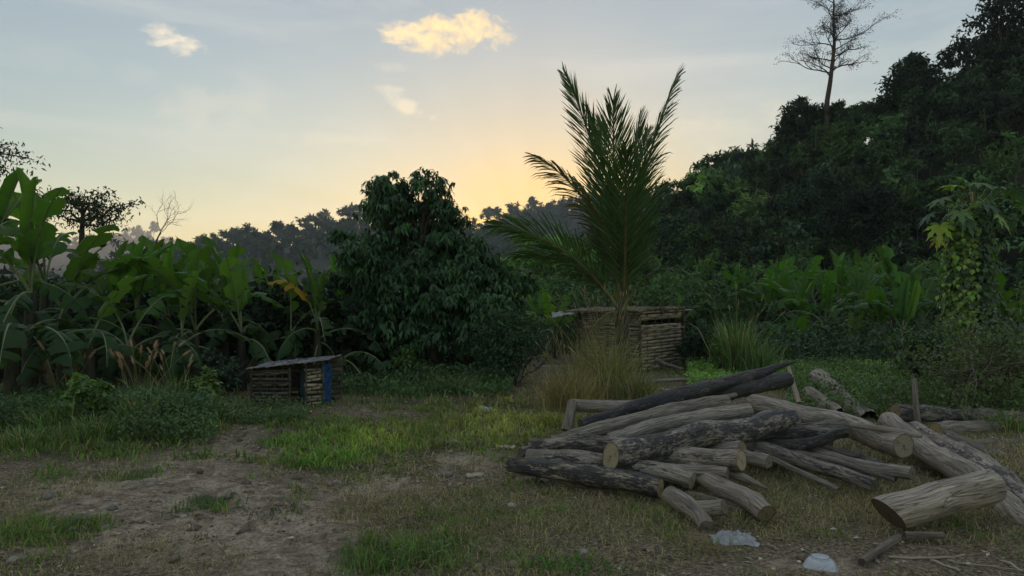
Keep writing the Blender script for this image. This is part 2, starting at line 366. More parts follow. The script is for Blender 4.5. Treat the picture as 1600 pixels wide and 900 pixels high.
def cut_material():
    m, nt, out = mat_new('cut_wood'); g = NT(nt); b = g.node('ShaderNodeBsdfPrincipled'); g.L.new(b.outputs[0], out.inputs[0])
    u = g.node('ShaderNodeAttribute', attribute_name='uvp').outputs['Vector']; oi = g.node('ShaderNodeObjectInfo')
    ln = g.node('ShaderNodeVectorMath', operation='LENGTH'); g.L.new(u, ln.inputs[0])
    n = g.noise(u, 5, 5); n2 = g.noise(u, 1.6, 4)
    ring = g.math('SINE', g.math('MULTIPLY', g.math('ADD', ln.outputs['Value'], g.math('MULTIPLY', n, .12)), 55.0))
    c = g.mix(g.math('MULTIPLY', g.ramp(ring, -.2, 1.0), .3), oi.outputs['Color'], g.mix(1.0, oi.outputs['Color'], (.55, .5, .45), 'MULTIPLY'))
    c = g.mix(g.math('MULTIPLY', g.ramp(n2, .5, .72), .75), c, g.mix(1.0, oi.outputs['Color'], (.33, .28, .24), 'MULTIPLY'))
    nv = g.node('ShaderNodeVectorMath', operation='NORMALIZE'); g.L.new(u, nv.inputs[0]); rad_ = g.noise(nv.outputs[0], 4.5, 3, .7); c = g.mix(g.math('MULTIPLY', g.ramp(rad_, .60, .66), .8), c, (0.06, 0.048, 0.036)); n6 = g.noise(u, 14, 4, .7); c = g.mix(g.math('MULTIPLY', g.ramp(n6, .45, .7), .5), c, g.mix(1.0, oi.outputs['Color'], (.4, .36, .33), 'MULTIPLY'))
    c = g.mix(g.ramp(ln.outputs['Value'], .85, 1.02), c, (0.05, 0.04, 0.032)); c = g.mix(g.ramp(ln.outputs['Value'], .13, .06), c, (0.07, 0.05, 0.035))
    g.set(b.inputs['Base Color'], c); b.inputs['Roughness'].default_value = 0.85
    g.L.new(g.bump(g.math('ADD', n, g.math('MULTIPLY', ring, .15)), 0.5, 0.006), b.inputs['Normal']); return m
M_CUT = cut_material()

def ground_material():
    """attribute col: red = bare dirt, green = living grass, blue = distance from the yard"""
    m, nt, out = mat_new('ground'); g = NT(nt); b = g.node('ShaderNodeBsdfPrincipled'); g.L.new(b.outputs[0], out.inputs[0])
    p = g.node('ShaderNodeTexCoord').outputs['Object']; a = g.node('ShaderNodeAttribute', attribute_name='col').outputs['Color']
    s = g.node('ShaderNodeSeparateColor'); g.L.new(a, s.inputs[0])
    n1 = g.noise(p, 1.3, 8, 0.62); n2 = g.noise(p, 7, 8, 0.65, 0.3); n3 = g.noise(p, 38, 5, 0.65); n4 = g.noise(p, 3.2, 6, 0.6, 0.4)
    dirt = g.mix(g.ramp(n2, .3, .72), (0.145, 0.108, 0.072), (0.52, 0.42, 0.295)); dirt = g.mix(g.math('MULTIPLY', g.ramp(n1, .46, .66), .7), dirt, (0.60, 0.50, 0.36))
    dirt = g.mix(g.math('MULTIPLY', g.ramp(n4, .52, .66), .45), dirt, (0.26, 0.225, 0.13))
    lit = g.mix(g.ramp(n3, .35, .7), (0.13, 0.105, 0.065), (0.33, 0.27, 0.165))
    soil = g.mix(g.ramp(n2, .4, .7), (0.09, 0.082, 0.045), (0.14, 0.13, 0.065))
    d = g.math('ADD', s.outputs[0], g.math('MULTIPLY', g.math('SUBTRACT', n4, .5), 1.1))
    c = g.mix(g.ramp(d, .35, .65), lit, dirt); gg = g.math('ADD', s.outputs[1], g.math('MULTIPLY', g.math('SUBTRACT', n1, .5), .8)); c = g.mix(g.ramp(gg, .35, .8), c, soil)
    n5 = g.noise(p, 110, 3, 0.6); spk = g.math('ADD', g.math('MULTIPLY', g.ramp(n3, .38, .64), .55), g.math('MULTIPLY', g.ramp(n5, .38, .64), .5)); sp3 = g.node('ShaderNodeCombineColor'); spv = g.math('ADD', .58, spk)
    for q in range(3): g.L.new(spv, sp3.inputs[q])
    c = g.mix(1.0, c, sp3.outputs[0], 'MULTIPLY'); c = g.mix(s.outputs[2], c, (0.05, 0.055, 0.032))
    g.set(b.inputs['Base Color'], c); b.inputs['Roughness'].default_value = 0.95; b.inputs['Specular IOR Level'].default_value = 0.4
    vo = g.node('ShaderNodeTexVoronoi'); g.L.new(p, vo.inputs['Vector']); vo.inputs['Scale'].default_value = 16; vo.inputs['Randomness'].default_value = 1
    h = g.math('ADD', g.math('MULTIPLY', n2, 1.0), g.math('MULTIPLY', n3, .35)); h = g.math('ADD', h, g.math('MULTIPLY', vo.outputs['Distance'], -.6))
    g.L.new(g.bump(h, 1.0, 0.09), b.inputs['Normal']); return m
M_GROUND = ground_material()
M_HILL = plain_material('hill_soil', (0.035, 0.04, 0.022), 0.95, 0.4, .3, 0.3, 0.1)

# ------------------------------------------------------------------ ground
def blob(px, py, cx, cy, sx, sy): return np.exp(-((px - cx) / sx) ** 2 - ((py - cy) / sy) ** 2)
def hgt(X, Y):
    X = np.asarray(X, float); Y = np.asarray(Y, float)
    h = 0.10 * (fbm(X / 2.6, Y / 2.6, 3, 3) - 0.5) + 0.05 * (fbm(X / 0.55, Y / 0.55, 9, 3) - 0.5) + 0.018 * (fbm(X / 0.14, Y / 0.14, 21, 2) - 0.5)
    cl = fbm(X / .22 + 3, Y / .22, 31, 3); h = h + .075 * (np.abs(cl - .5) * 2) ** .8 * fbm(X / 1.1, Y / 1.1, 37, 2) + .06 * np.clip(fbm(X / .4, Y / .4, 43, 2) - .55, 0, 1)
    h = h * sstep(60, 25, np.hypot(X, Y))
    h = h + 0.22 * np.exp(-((X + 4.2) / .55) ** 2 - ((Y - 8.6) / .5) ** 2)          # spoil heap in the weeds
    return h
def gz(x, y): return float(hgt(x, y))
def G(x, y):
    Y = CAM_H * F_PX / max(y - 470.0, 1.0)
    p = P(x, y, Y); return Vector((p.x, p.y, gz(p.x, p.y)))
def masks(X, Y):
    px, py = pix(X, Y, 0.0); inb = (Y > 2.2)
    px = np.where(inb, px, 800); py = np.where(inb, py, 2000)
    dirt = 1.15 * blob(px, py, 230, 815, 250, 85) + blob(px, py, 470, 850, 110, 70) + .9 * blob(px, py, 330, 706, 120, 24) + .8 * blob(px, py, 415, 675, 60, 18) \
        + .8 * blob(px, py, 740, 720, 70, 22) + .65 * blob(px, py, 1300, 885, 260, 26) + .55 * blob(px, py, 620, 760, 90, 25) + .5 * blob(px, py, 590, 650, 90, 9) + .5 * blob(px, py, 1050, 640, 80, 14)
    green = 1.25 * blob(px, py, 545, 690, 115, 24) + 1.1 * blob(px, py, 505, 725, 62, 14) + .7 * blob(px, py, 790, 660, 70, 34) + 1.0 * blob(px, py, 620, 872, 120, 34) \
        + 1.0 * blob(px, py, 50, 835, 105, 30) + 1.2 * blob(px, py, 100, 690, 230, 34) + .9 * blob(px, py, 330, 645, 130, 20) + .6 * blob(px, py, 650, 628, 160, 14) + .5 * blob(px, py, 215, 745, 80, 12) \
        + .9 * blob(px, py, 325, 790, 38, 14) + .8 * blob(px, py, 870, 885, 40, 14) + 1.2 * blob(px, py, 1350, 580, 330, 40) + .4 * blob(px, py, 850, 740, 60, 20) + .62 * blob(px, py, 700, 685, 220, 45) + .3 * blob(px, py, 900, 830, 300, 60)
    yel = blob(px, py, 790, 665, 90, 40) + .6 * blob(px, py, 600, 690, 60, 25)
    return np.clip(dirt, 0, 1.2), np.clip(green, 0, 1.3), np.clip(yel, 0, 1), px, py
def build_ground():
    ys = np.concatenate([-60 + 60 * np.linspace(0, 1, 14)[:-1], np.linspace(0, 2.6, 12)[:-1], np.geomspace(2.6, 26, 330)[:-1], np.geomspace(26, 1450, 46)])
    e = 8.5 + np.geomspace(.04, 1391.5, 66); xs = np.concatenate([-e[::-1], np.linspace(-8.5, 8.5, 390), e])
    X, Y = np.meshgrid(xs, ys); Z = hgt(X, Y); V = np.stack([X, Y, Z], -1).reshape(-1, 3)
    ny, nx = X.shape; i = np.arange(ny - 1)[:, None] * nx; j = np.arange(nx - 1)[None]
    Q = np.stack([i + j, i + j + 1, i + nx + j + 1, i + nx + j], -1).reshape(-1, 4)
    d, g, yl, px, py = masks(X.ravel(), Y.ravel())
    far = sstep(14, 24, Y.ravel())
    o = put('ground', new_mesh('ground', V, [Q], M_GROUND, np.stack([d, g, far], 1))); tag(o, kind='structure')
build_ground()

# ------------------------------------------------------------------ hills
class Ridge:
    """a hill given by its ridge line (X, Y, Z) and the foot of its near slope"""
    def __init__(s, pts, foot, noise=1.0, back=40, seed=1):
        p = np.array(sorted(pts)); s.p = p; s.foot = foot; s.noise = noise; s.back = back; s.seed = seed
    def z(s, X, Y):
        X = np.asarray(X, float); Y = np.asarray(Y, float)
        yr = np.interp(X, s.p[:, 0], s.p[:, 1]); zr = np.interp(X, s.p[:, 0], s.p[:, 2])
        f = np.interp(X, s.p[:, 0], s.p[:, 1] * 0 + s.foot) if np.isscalar(s.foot) else np.interp(X, s.foot[0], s.foot[1])
        t = np.clip((Y - f) / (yr - f), 0, None)
        a = np.where(t < 1, 0.35 * t + 0.65 * sstep(0, 1, t), np.clip(1 - 0.5 * ((Y - yr) / s.back) ** 2, 0, 1))
        return zr * a - 0.25 + s.noise * (fbm(X / 9, Y / 9, s.seed, 3) - .5) * np.clip(t * 3, 0, 1)
    def mesh(s, name, x0, x1, y0, y1, nx, ny):
        X, Y = np.meshgrid(np.linspace(x0, x1, nx), np.linspace(y0, y1, ny)); V = np.stack([X, Y, s.z(X, Y)], -1).reshape(-1, 3)
        i = np.arange(ny - 1)[:, None] * nx; j = np.arange(nx - 1)[None]
        o = put(name, new_mesh(name, V, [np.stack([i + j, i + j + 1, i + nx + j + 1, i + nx + j], -1).reshape(-1, 4)], M_HILL)); tag(o, kind='structure'); return o
def rp(x, y, Y, th): p = P(x, y, Y); return (p.x, Y, max(p.z - th, 0.3))
SLOPE = Ridge([(-30, 90, 1), (-5, 90, 1.5), (6, 90, 3)] + [rp(*a) for a in ((1000, 352, 88, 3), (1040, 318, 86, 3), (1075, 290, 84, 3), (1130, 264, 80, 3), (1180, 242, 77, 3), (1215, 216, 74, 3.4), (1290, 182, 70, 3.2),
              (1385, 156, 66, 3.2), (1440, 132, 64, 3.6), (1500, 104, 62, 4.5), (1600, 26, 60, 5))] + [(56, 60, 31), (75, 60, 38), (110, 60, 46)],
              ([-40, 5, 20, 60], [40, 36, 31, 27]), 1.2, 60, 5)
SLOPE.mesh('forest_slope', -30, 100, 24, 140, 90, 80)
HK = 3.0                                                   # the far ridges stand some hundreds of metres off
def hp(pts): return [tuple(v * HK for v in p) for p in pts]
def hr(x, y, Y, th): p = P(x, y, Y * HK); return (p.x, Y * HK, max(p.z - th * HK, 0.9))
H_MID = Ridge(hp([(-90, 170, 1), (-74, 170, 1), (-64, 170, 6)]) + [hr(*a) for a in ((385, 374, 170, 3), (440, 366, 170, 4), (490, 352, 170, 5), (560, 326, 170, 5), (610, 322, 170, 5), (680, 330, 170, 5), (745, 356, 170, 5))] +
              hp([(4, 170, 10), (14, 170, 5), (30, 170, 1)]), 70 * HK, 9, 60 * HK, 8)
H_MID.mesh('hill', -90 * HK, 30 * HK, 70 * HK, 250 * HK, 60, 50)
H_BACK = Ridge(hp([(-330, 320, 26), (-230, 320, 30)]) + [hr(*a) for a in ((60, 372, 320, 6), (190, 358, 320, 6), (240, 352, 320, 6), (280, 366, 320, 6), (330, 386, 320, 6), (400, 402, 320, 6), (470, 420, 320, 5))] + hp([(-70, 320, 5), (-20, 320, 3)]), 190 * HK, 12, 80 * HK, 12)
H_BACK.mesh('hill', -330 * HK, -20 * HK, 190 * HK, 420 * HK, 80, 40)
H_EAST = Ridge(hp([(-60, 230, 2), (-30, 230, 8)]) + [hr(*a) for a in ((715, 360, 230, 6), (745, 346, 230, 5), (780, 334, 230, 5), (820, 324, 230, 5), (850, 313, 230, 5), (900, 304, 230, 5), (960, 298, 230, 5), (1040, 296, 230, 5))] +
               hp([(62, 230, 30), (90, 230, 26), (160, 230, 24)]), 110 * HK, 12, 80 * HK, 15)
H_EAST.mesh('hill', -60 * HK, 160 * HK, 110 * HK, 330 * HK, 80, 50)

def crown_points(rng, lobes, n, clump=0.3, per=26, shell=(0.62, 1.02)):
    """points and outward directions of leaf clumps over ellipsoid lobes: list of (centre, radii)"""
    lobes = [(np.asarray(c, float), np.broadcast_to(np.asarray(r, float), (3,))) for c, r in lobes]
    w = np.array([(r[0] * r[2]) ** .75 for _, r in lobes]); w /= w.sum(); k = max(1, n // per)
    which = rng.choice(len(lobes), k, p=w); Cn = np.array([lobes[i][0] for i in which]); R = np.array([lobes[i][1] for i in which])
    d = rdirs(rng, k, -0.75, 1); cc = Cn + d * R * rng.uniform(*shell, (k, 1))
    idx = rng.integers(0, k, n); off = rng.normal(0, 1, (n, 3)) * clump * R.mean(1)[idx][:, None] * .55 * np.array([1, 1, .6])
    return cc[idx] + off, d[idx], idx
class Forest:
    def __init__(s): s.mb = MB(); s.tone = 1.0
    def crown(s, rng, c, r, n, ls, col, droop=0.35, clump=0.24):
        r_ = np.asarray(r, float); sub = [(np.asarray(c, float) + rdirs(rng, 1, -.2, 1)[0] * r_ * .55, r_ * rng.uniform(.4, .62)) for _ in range(6)] + [(c, r_ * .7)]
        p, d, idx = crown_points(rng, sub, n, clump, 24, (.75, 1.05))
        dr = unit(d * 0.5 + rng.normal(0, .75, (n, 3)) + np.array([0, 0, -droop])); nr = unit(rng.normal(0, .4, (n, 3)) + np.array([0, 0, .6]) + d * 1.1)
        k = idx.max() + 1; tone = rng.uniform(.55, 1.5, k)[idx][:, None] * s.tone
        s.mb.add(*leaves(p, dr, nr, rng.uniform(.7, 1.3, n) * ls, rng.uniform(.35, .6, n) * ls, jit(rng, col, n, .2, .1) * tone, droop, simple=True))
    def plume(s, rng, base, h, w, n, ls, col):
        """bamboo-like plumes: arching culms with leaves hung along them"""
        for q in range(5):
            a = rng.uniform(0, 6.28); reach = w * rng.uniform(.3, 1); t = np.linspace(0, 1, 8)
            hh = h * rng.uniform(.7, 1.05)
            pts = np.stack([base[0] + np.cos(a) * reach * t ** 2.4, base[1] + np.sin(a) * reach * t ** 2.4, base[2] + hh * (t - .16 * t ** 4)], 1)
            m = n // 5; tt = rng.uniform(.25, 1, m) ** .8; pp = np.stack([np.interp(tt, t, pts[:, i]) for i in range(3)], 1) + rng.normal(0, .11, (m, 3)) * w * (1.2 - tt * .5)[:, None]
            s.mb.add(*leaves(pp, unit(rng.normal(0, .6, (m, 3)) + np.array([0, 0, -.35])), unit(rng.normal(0, .5, (m, 3)) + [0, 0, 1]), rng.uniform(.7, 1.3, m) * ls, ls * .28, jit(rng, col, m, .3, .12), .3, simple=True))
            s.stem(pts[:6], .03)
    def stem(s, pts, r, col=(.16, .17, .11)):
        V, Fs, uv = tube(pts, np.linspace(r, r * .5, len(pts)), 4); s.mb.add(V, Fs, col)
GREENS = [(.034, .066, .030), (.046, .092, .036), (.068, .125, .042), (.085, .145, .044), (.036, .062, .040), (.056, .086, .034)]
def slope_forest():
    rng = np.random.default_rng(11); f = Forest()
    n = 0
    while n < 560:
        Y = rng.uniform(27, 92); X = rng.uniform(-4, 60)
        px, _ = pix(X, Y, 0); yr = np.interp(X, SLOPE.p[:, 0], SLOPE.p[:, 1])
        if px < 815 or px > 1660 or Y > yr + 5 or (X < 7 and Y > 60): continue
        z = float(SLOPE.z(X, Y)); near = Y < 40
        r = rng.uniform(.9, 1.8) * (1 if near else rng.choice([1.1, 1.5, 1.9])); h = rng.uniform(1.0, 3.0) if not near else rng.uniform(.6, 2.0)
        if abs(Y - yr) < 7: h = min(h, 1.8)
        ls = .30 + .0035 * Y; col = GREENS[rng.choice(6, p=(.26, .24, .12, .05, .2, .13))]
        f.tone = rng.choice([.45, .75, 1.1, 1.9], p=(.3, .3, .25, .15))
        if rng.random() < .42: f.plume(rng, (X, Y, z), h * 1.5 + 1.6, r * .9, 260, ls * .85, GREENS[rng.choice([1, 2, 2, 3])])
        else: f.crown(rng, (X, Y, z + h * .7 + r * .45), (r * 1.15, r * 1.15, r * rng.uniform(.7, 1.0)), int(330 * (r / 1.5) ** 1.5), ls * .9, col)
        n += 1
    for k in range(46):                                                   # pale dead culms standing out of the cover
        px = rng.uniform(1100, 1600); Y = rng.uniform(48, 66); X = (px - 800) / F_PX * Y; z = float(SLOPE.z(X, Y)); h = rng.uniform(3, 6.2)
        f.stem(np.array([[X, Y, z], [X + rng.normal(0, .1), Y, z + h * .6], [X + rng.normal(0, .35), Y, z + h]]), .035, (.14, .14, .11))
    o = f.mb.put('hillside_undergrowth', M_FOREST, smooth=False); tag(o, 'dense dark green trees, bamboo and creepers covering the steep slope', 'forest', kind='stuff')
slope_forest()
def far_forest(hill, x0, x1, y0, yr, n, ls, name, label, seed, col):
    rng = np.random.default_rng(seed); f = Forest(); k = 0
    while k < n:
        X = rng.uniform(x0, x1); Y = yr - (yr - y0) * rng.random() ** 1.5 + rng.uniform(-3, 4) * HK
        px, _ = pix(X, Y, 0)
        if px < -20 or px > 1120: continue
        z = float(hill.z(X, Y)); r = rng.uniform(1.7, 4.2) * HK
        f.crown(rng, (X, Y, z + r * .55), (r, r, r * rng.uniform(.65, 1.0)), 90, ls, np.array(col) * rng.uniform(.7, 1.4)); k += 1
    o = f.mb.put('forest', M_FOREST, smooth=False); tag(o, label, 'forest', kind='stuff')
far_forest(H_MID, -85 * HK, 24 * HK, 95 * HK, 170 * HK, 720, .75 * HK, 'forest', 'hazy forest covering the middle hill behind the round leafy tree', 21, (.032, .05, .028))
far_forest(H_BACK, -300 * HK, -70 * HK, 220 * HK, 320 * HK, 340, 1.15 * HK, 'forest', 'pale hazy forest on the farthest hill above the banana plants', 22, (.034, .05, .03))
far_forest(H_EAST, -30 * HK, 75 * HK, 140 * HK, 230 * HK, 540, .95 * HK, 'forest', 'hazy forest on the hill behind the coconut palm', 23, (.034, .05, .028))

def haze():
    V, Q = box(2900, 1600, 175, (0, 720, 86)); m, nt, out = mat_new('haze_air'); g = NT(nt)
    v = g.node('ShaderNodeVolumePrincipled'); v.inputs['Color'].default_value = (.93, .95, 1, 1); v.inputs['Density'].default_value = 0.0005; v.inputs['Anisotropy'].default_value = 0.3
    g.L.new(v.outputs[0], out.inputs['Volume'])
    o = put('haze', new_mesh('haze', V, [Q], m, smooth=False)); tag(o, 'thin evening haze', 'haze', kind='stuff')
haze()

# ------------------------------------------------------------------ trees
def grow(mb, tips, rng, p, d, ln, r, depth, nseg=5, wig=.18, kids=(2, 3), spread=.7, shrink=.68, up=.12, n=6, along=.35, flat=1.0, col=(1, 1, 1)):
    """a limb with its side limbs; collects tubes in mb and twig ends in tips"""
    pts = [np.array(p, float)]; d = np.array(d, float)
    for i in range(nseg):
        d = d + rng.normal(0, wig, 3) * np.array([1, 1, .7]) + np.array([0, 0, up]); d /= np.linalg.norm(d)
        pts.append(pts[-1] + d * ln / nseg)
    pts = np.array(pts); rad = np.linspace(r, r * (.55 if depth else .25), len(pts))
    V, Fs, uv = tube(pts, rad, n); mb.add(V, Fs, col, uv)
    if depth == 0: tips.append((pts[-1], d)); return
    k = rng.integers(kids[0], kids[1] + 1)
    for q in range(k):
        t = along + (1 - along) * (q + rng.uniform(.3, 1)) / k; t = min(t, 1.0); i = min(int(t * nseg), nseg - 1)
        b = pts[i] + (pts[i + 1] - pts[i]) * (t * nseg - i); a = rng.uniform(0, 6.283)
        s = np.array([math.cos(a), math.sin(a), rng.uniform(-.1, .5) * flat]); nd = unit(d * (1 - spread) + s * spread)
        grow(mb, tips, rng, b, nd, ln * shrink * rng.uniform(.75, 1.15), r * .58, depth - 1, nseg, wig, kids, spread, shrink, up, max(3, n - 1), along, flat, col)
    grow(mb, tips, rng, pts[-1], d, ln * shrink * rng.uniform(.8, 1.1), r * .55, depth - 1, nseg, wig, kids, spread, shrink, up, max(3, n - 1), along, flat, col)

def tree_thing(name, loc, label, cat, group=None):
    return tag(empty(name, loc), label, cat, group)
def loc_lobes(lobes_px, Y, root, rng, dz=.5):
    out = []
    for x, y, r in lobes_px:
        p = P(x, y, Y + rng.uniform(-dz, dz)) - root; rr = r / F_PX * Y; out.append((np.array(p), (rr, rr * .95, rr)))
    return out

def round_tree():
    """the leafy tree of drooping whorled leaves in the middle of the yard"""
    rng = np.random.default_rng(5); Y = 14.3; b = P(680, 592, Y); root = Vector((b.x, Y, gz(b.x, Y) - .03))
    t = tree_thing('fruit_tree', root, 'dense round fruit tree with drooping dark leaves beside the coconut palm', 'tree')
    mb = MB()
    path = np.array([[0, 0, 0], *[np.array(P(x, y, Y) - root) for x, y in ((676, 560), (668, 530), (660, 480), (652, 420), (660, 350), (672, 300))]])
    V, Fs, uv = tube(path, [.15, .115, .105, .095, .08, .055, .02], 10, wob=1 + .08 * rng.normal(size=(7, 10))); mb.add(V, Fs, uv=uv)
    mb.put('trunk', M_TRUNK, t)
    lobes = [(608, 296, 27), (598, 312, 24), (616, 318, 26), (610, 338, 36), (674, 296, 28), (688, 328, 30), (645, 350, 44), (700, 362, 34), (545, 376, 20), (562, 402, 30), (596, 398, 48), (650, 412, 66), (716, 412, 52), (762, 430, 40), (792, 456, 30),
             (560, 452, 44), (610, 482, 66), (690, 485, 76), (765, 488, 46), (655, 530, 44), (590, 528, 40), (730, 530, 40), (548, 500, 30), (735, 450, 50), (745, 475, 46), (690, 450, 50), (700, 390, 36), (685, 312, 26), (668, 282, 20)]
    L = loc_lobes(lobes, Y, root, rng, .45); L = [(c, (r[0], max(r[0], .75), r[2])) for c, r in L]
    bm = MB()
    for c, r in L:                                                       # a limb into each lobe
        z0 = np.clip(c[2] - .9, 1.1, 3.4); i = np.searchsorted(path[:, 2], z0); i = min(i, 6); s = path[i - 1] + (path[i] - path[i - 1]) * ((z0 - path[i - 1][2]) / (path[i][2] - path[i - 1][2] + 1e-6))
        m = (s + c) / 2 + np.array([0, 0, .12]); pts = np.array([s, m, c, c + (c - m) * .5]); V, Fs, uv = tube(pts, [.04, .03, .02, .008], 5); bm.add(V, Fs, uv=uv)
    tag(bm.put('limbs', M_TRUNK, t), kind='stuff')
    n = 4800; L += loc_lobes([(527, 368, 13), (824, 446, 17), (640, 328, 26), (565, 425, 34), (785, 455, 26), (738, 378, 18), (606, 278, 12), (678, 274, 13), (534, 400, 14), (540, 440, 18), (808, 434, 14), (800, 492, 20)], Y, root, rng, .4)
    tip, d, ci = crown_points(rng, L, n, .36, 8, (.45, 1.0))
    per = 7; N_ = n * per; idx = np.repeat(np.arange(n), per); a = rng.uniform(0, 6.283, N_)
    out = unit(d[idx] * np.array([1, 1, .3]) * .55 + np.stack([np.cos(a), np.sin(a), np.zeros(N_)], 1) * .75 + np.stack([np.zeros(N_), np.zeros(N_), rng.uniform(-1.3, -.15, N_)], 1))
    tone = (rng.uniform(.6, 1.45, ci.max() + 1)[ci] * rng.uniform(.85, 1.15, n))[idx][:, None]; young = (rng.random(n) < .06)[idx][:, None]
    col = jit(rng, (.038, .084, .036), N_, .25, .1) * tone; col = np.where(young, col * np.array([1.7, 1.7, 1.2]), col)
    cm = MB(); cm.add(*leaves(tip[idx] + rng.normal(0, .02, (N_, 3)), out, unit(rng.normal(0, .3, (N_, 3)) + np.array([0, 0, 1]) + d[idx] * .4), rng.uniform(.10, .23, N_), rng.uniform(.036, .064, N_), col, .3, .25))
    tag(cm.put('crown', M_TREELEAF, t, smooth=False), kind='stuff')
round_tree()

def leafy_tree(name, label, lobes, Y, base_px, n, ls, col, seed, trunk_r=.12, group=None, ground=None, cat='tree', droop=.35, clump=.34, limbs=True, mat=None, dz=.5):
    rng = np.random.default_rng(seed); p = P(base_px[0], base_px[1], Y)
    z = ground if ground is not None else gz(p.x, Y); root = Vector((p.x, Y, z)); t = tree_thing(name, root, label, cat, group)
    L = loc_lobes(lobes, Y, root, rng, dz); mb = MB(); top = np.mean([c for c, _ in L], 0); top[2] = max(c[2] for c, _ in L)
    tp = np.array([[0, 0, 0], [top[0] * .15, 0, top[2] * .3], [top[0] * .6, top[1] * .5, top[2] * .65], top]); V, Fs, uv = tube(tp, np.array([1, .8, .5, .15]) * trunk_r, 8); mb.add(V, Fs, uv=uv)
    if limbs:
        for c, r in L:
            s = tp[1] + (tp[2] - tp[1]) * rng.random(); V, Fs, uv = tube(np.array([s, (s + c) / 2 + [0, 0, .1], c]), np.array([.45, .3, .1]) * trunk_r, 5); mb.add(V, Fs, uv=uv)
    mb.put('trunk', M_TRUNK, t)
    p, d, idx = crown_points(rng, L, n, clump, 22); k = idx.max() + 1; tone = rng.uniform(.65, 1.35, k)[idx][:, None]
    dr = unit(d * .5 + rng.normal(0, .7, (n, 3)) + np.array([0, 0, -droop])); nr = unit(rng.normal(0, .4, (n, 3)) + np.array([0, 0, .6]) + d * 1.1)
    cm = MB(); cm.add(*leaves(p, dr, nr, rng.uniform(.7, 1.3, n) * ls, rng.uniform(.35, .6, n) * ls, jit(rng, col, n, .2, .1) * tone, droop, simple=True)); tag(cm.put('crown', mat or M_FOREST, t, smooth=False), kind='stuff')
    return t
def slope_z(x, Y): return float(SLOPE.z((x - 800) / F_PX * Y, Y)) - .1
for nm, lab, lobes, Y, bx, n, ls, col, seed in (
        ('vine_covered_tree', 'dome-shaped tree smothered in creepers on the slope skyline', [(1425, 112, 26), (1420, 135, 34), (1440, 128, 28), (1428, 98, 16), (1410, 160, 30)], 63, 1425, 5200, .42, (.018, .036, .016), 31),
        ('broad_tree', 'dark broad-crowned tree below the tall sparse tree on the slope', [(1250, 182, 24), (1240, 205, 26), (1272, 192, 24), (1232, 222, 24), (1285, 178, 14), (1262, 214, 26)], 68, 1256, 4600, .45, (.020, .038, .018), 32),
        ('giant_tree', 'huge dark tree at the upper right corner with sky showing through', [(1560, 35, 40), (1600, 20, 50), (1520, 72, 30), (1492, 88, 20), (1560, 90, 34), (1600, 80, 34), (1540, 105, 26), (1475, 98, 14), (1580, 0, 40), (1640, 60, 60)], 58, 1578, 5200, .42, (.018, .034, .018), 33),
        ('slender_tree', 'feathery tree at the low left end of the wooded slope skyline', [(1092, 272, 14), (1096, 290, 18), (1110, 282, 13), (1085, 300, 18), (1108, 304, 18)], 82, 1098, 1900, .5, (.022, .042, .022), 34),
        ('slender_tree', 'tree beside the feathery one on the slope skyline, with pointed bamboo-like top', [(1140, 254, 13), (1148, 272, 18), (1130, 282, 18), (1160, 288, 20), (1140, 300, 22)], 79, 1145, 2300, .45, (.036, .066, .024), 35),
        ('young_tree', 'small layered sapling at the foot of the tall sparse tree', [(1312, 160, 6), (1312, 168, 9), (1313, 178, 11)], 67, 1312, 420, .42, (.024, .044, .02), 36),
        ('flat_topped_tree', 'flat-topped tree with layered boughs halfway up the slope', [(1255, 300, 24), (1290, 296, 26), (1225, 316, 24), (1320, 306, 20), (1270, 318, 26)], 52, 1270, 3000, .34, (.020, .040, .024), 37),
        ('pale_green_tree', 'pale green bushy tree high on the slope towards the corner', [(1490, 205, 16), (1495, 225, 20), (1482, 245, 18), (1505, 250, 18)], 50, 1494, 1700, .33, (.05, .092, .045), 38),
        ('bamboo_clump', 'bright green bamboo-like clump below the dark broad-crowned tree', [(1318, 205, 16), (1308, 225, 20), (1328, 235, 22), (1300, 245, 18), (1335, 215, 14)], 60, 1316, 2400, .34, (.058, .105, .032), 39),
        ('bamboo_clump', 'narrow bright green clump left of the other bamboo on the slope', [(1252, 232, 10), (1250, 248, 13), (1256, 264, 14)], 61, 1253, 1100, .34, (.056, .10, .032), 40),
        ('bamboo_clump', 'green clump beneath the creeper-smothered dome tree', [(1400, 215, 20), (1415, 230, 22), (1385, 236, 22), (1402, 252, 22)], 56, 1402, 2400, .34, (.046, .086, .032), 41),
        ('dark_tree', 'very dark rounded tree low on the slope above the banana thicket', [(1330, 330, 34), (1370, 322, 30), (1300, 350, 28), (1350, 356, 32)], 42, 1345, 3400, .28, (.014, .028, .018), 42)):
    leafy_tree(nm, lab, lobes, Y, (bx, 300), n, ls, col, seed, .16, 'trees on the forest slope', slope_z(bx, Y), 'bamboo' if 'bamboo' in nm else 'tree', dz=1.6)

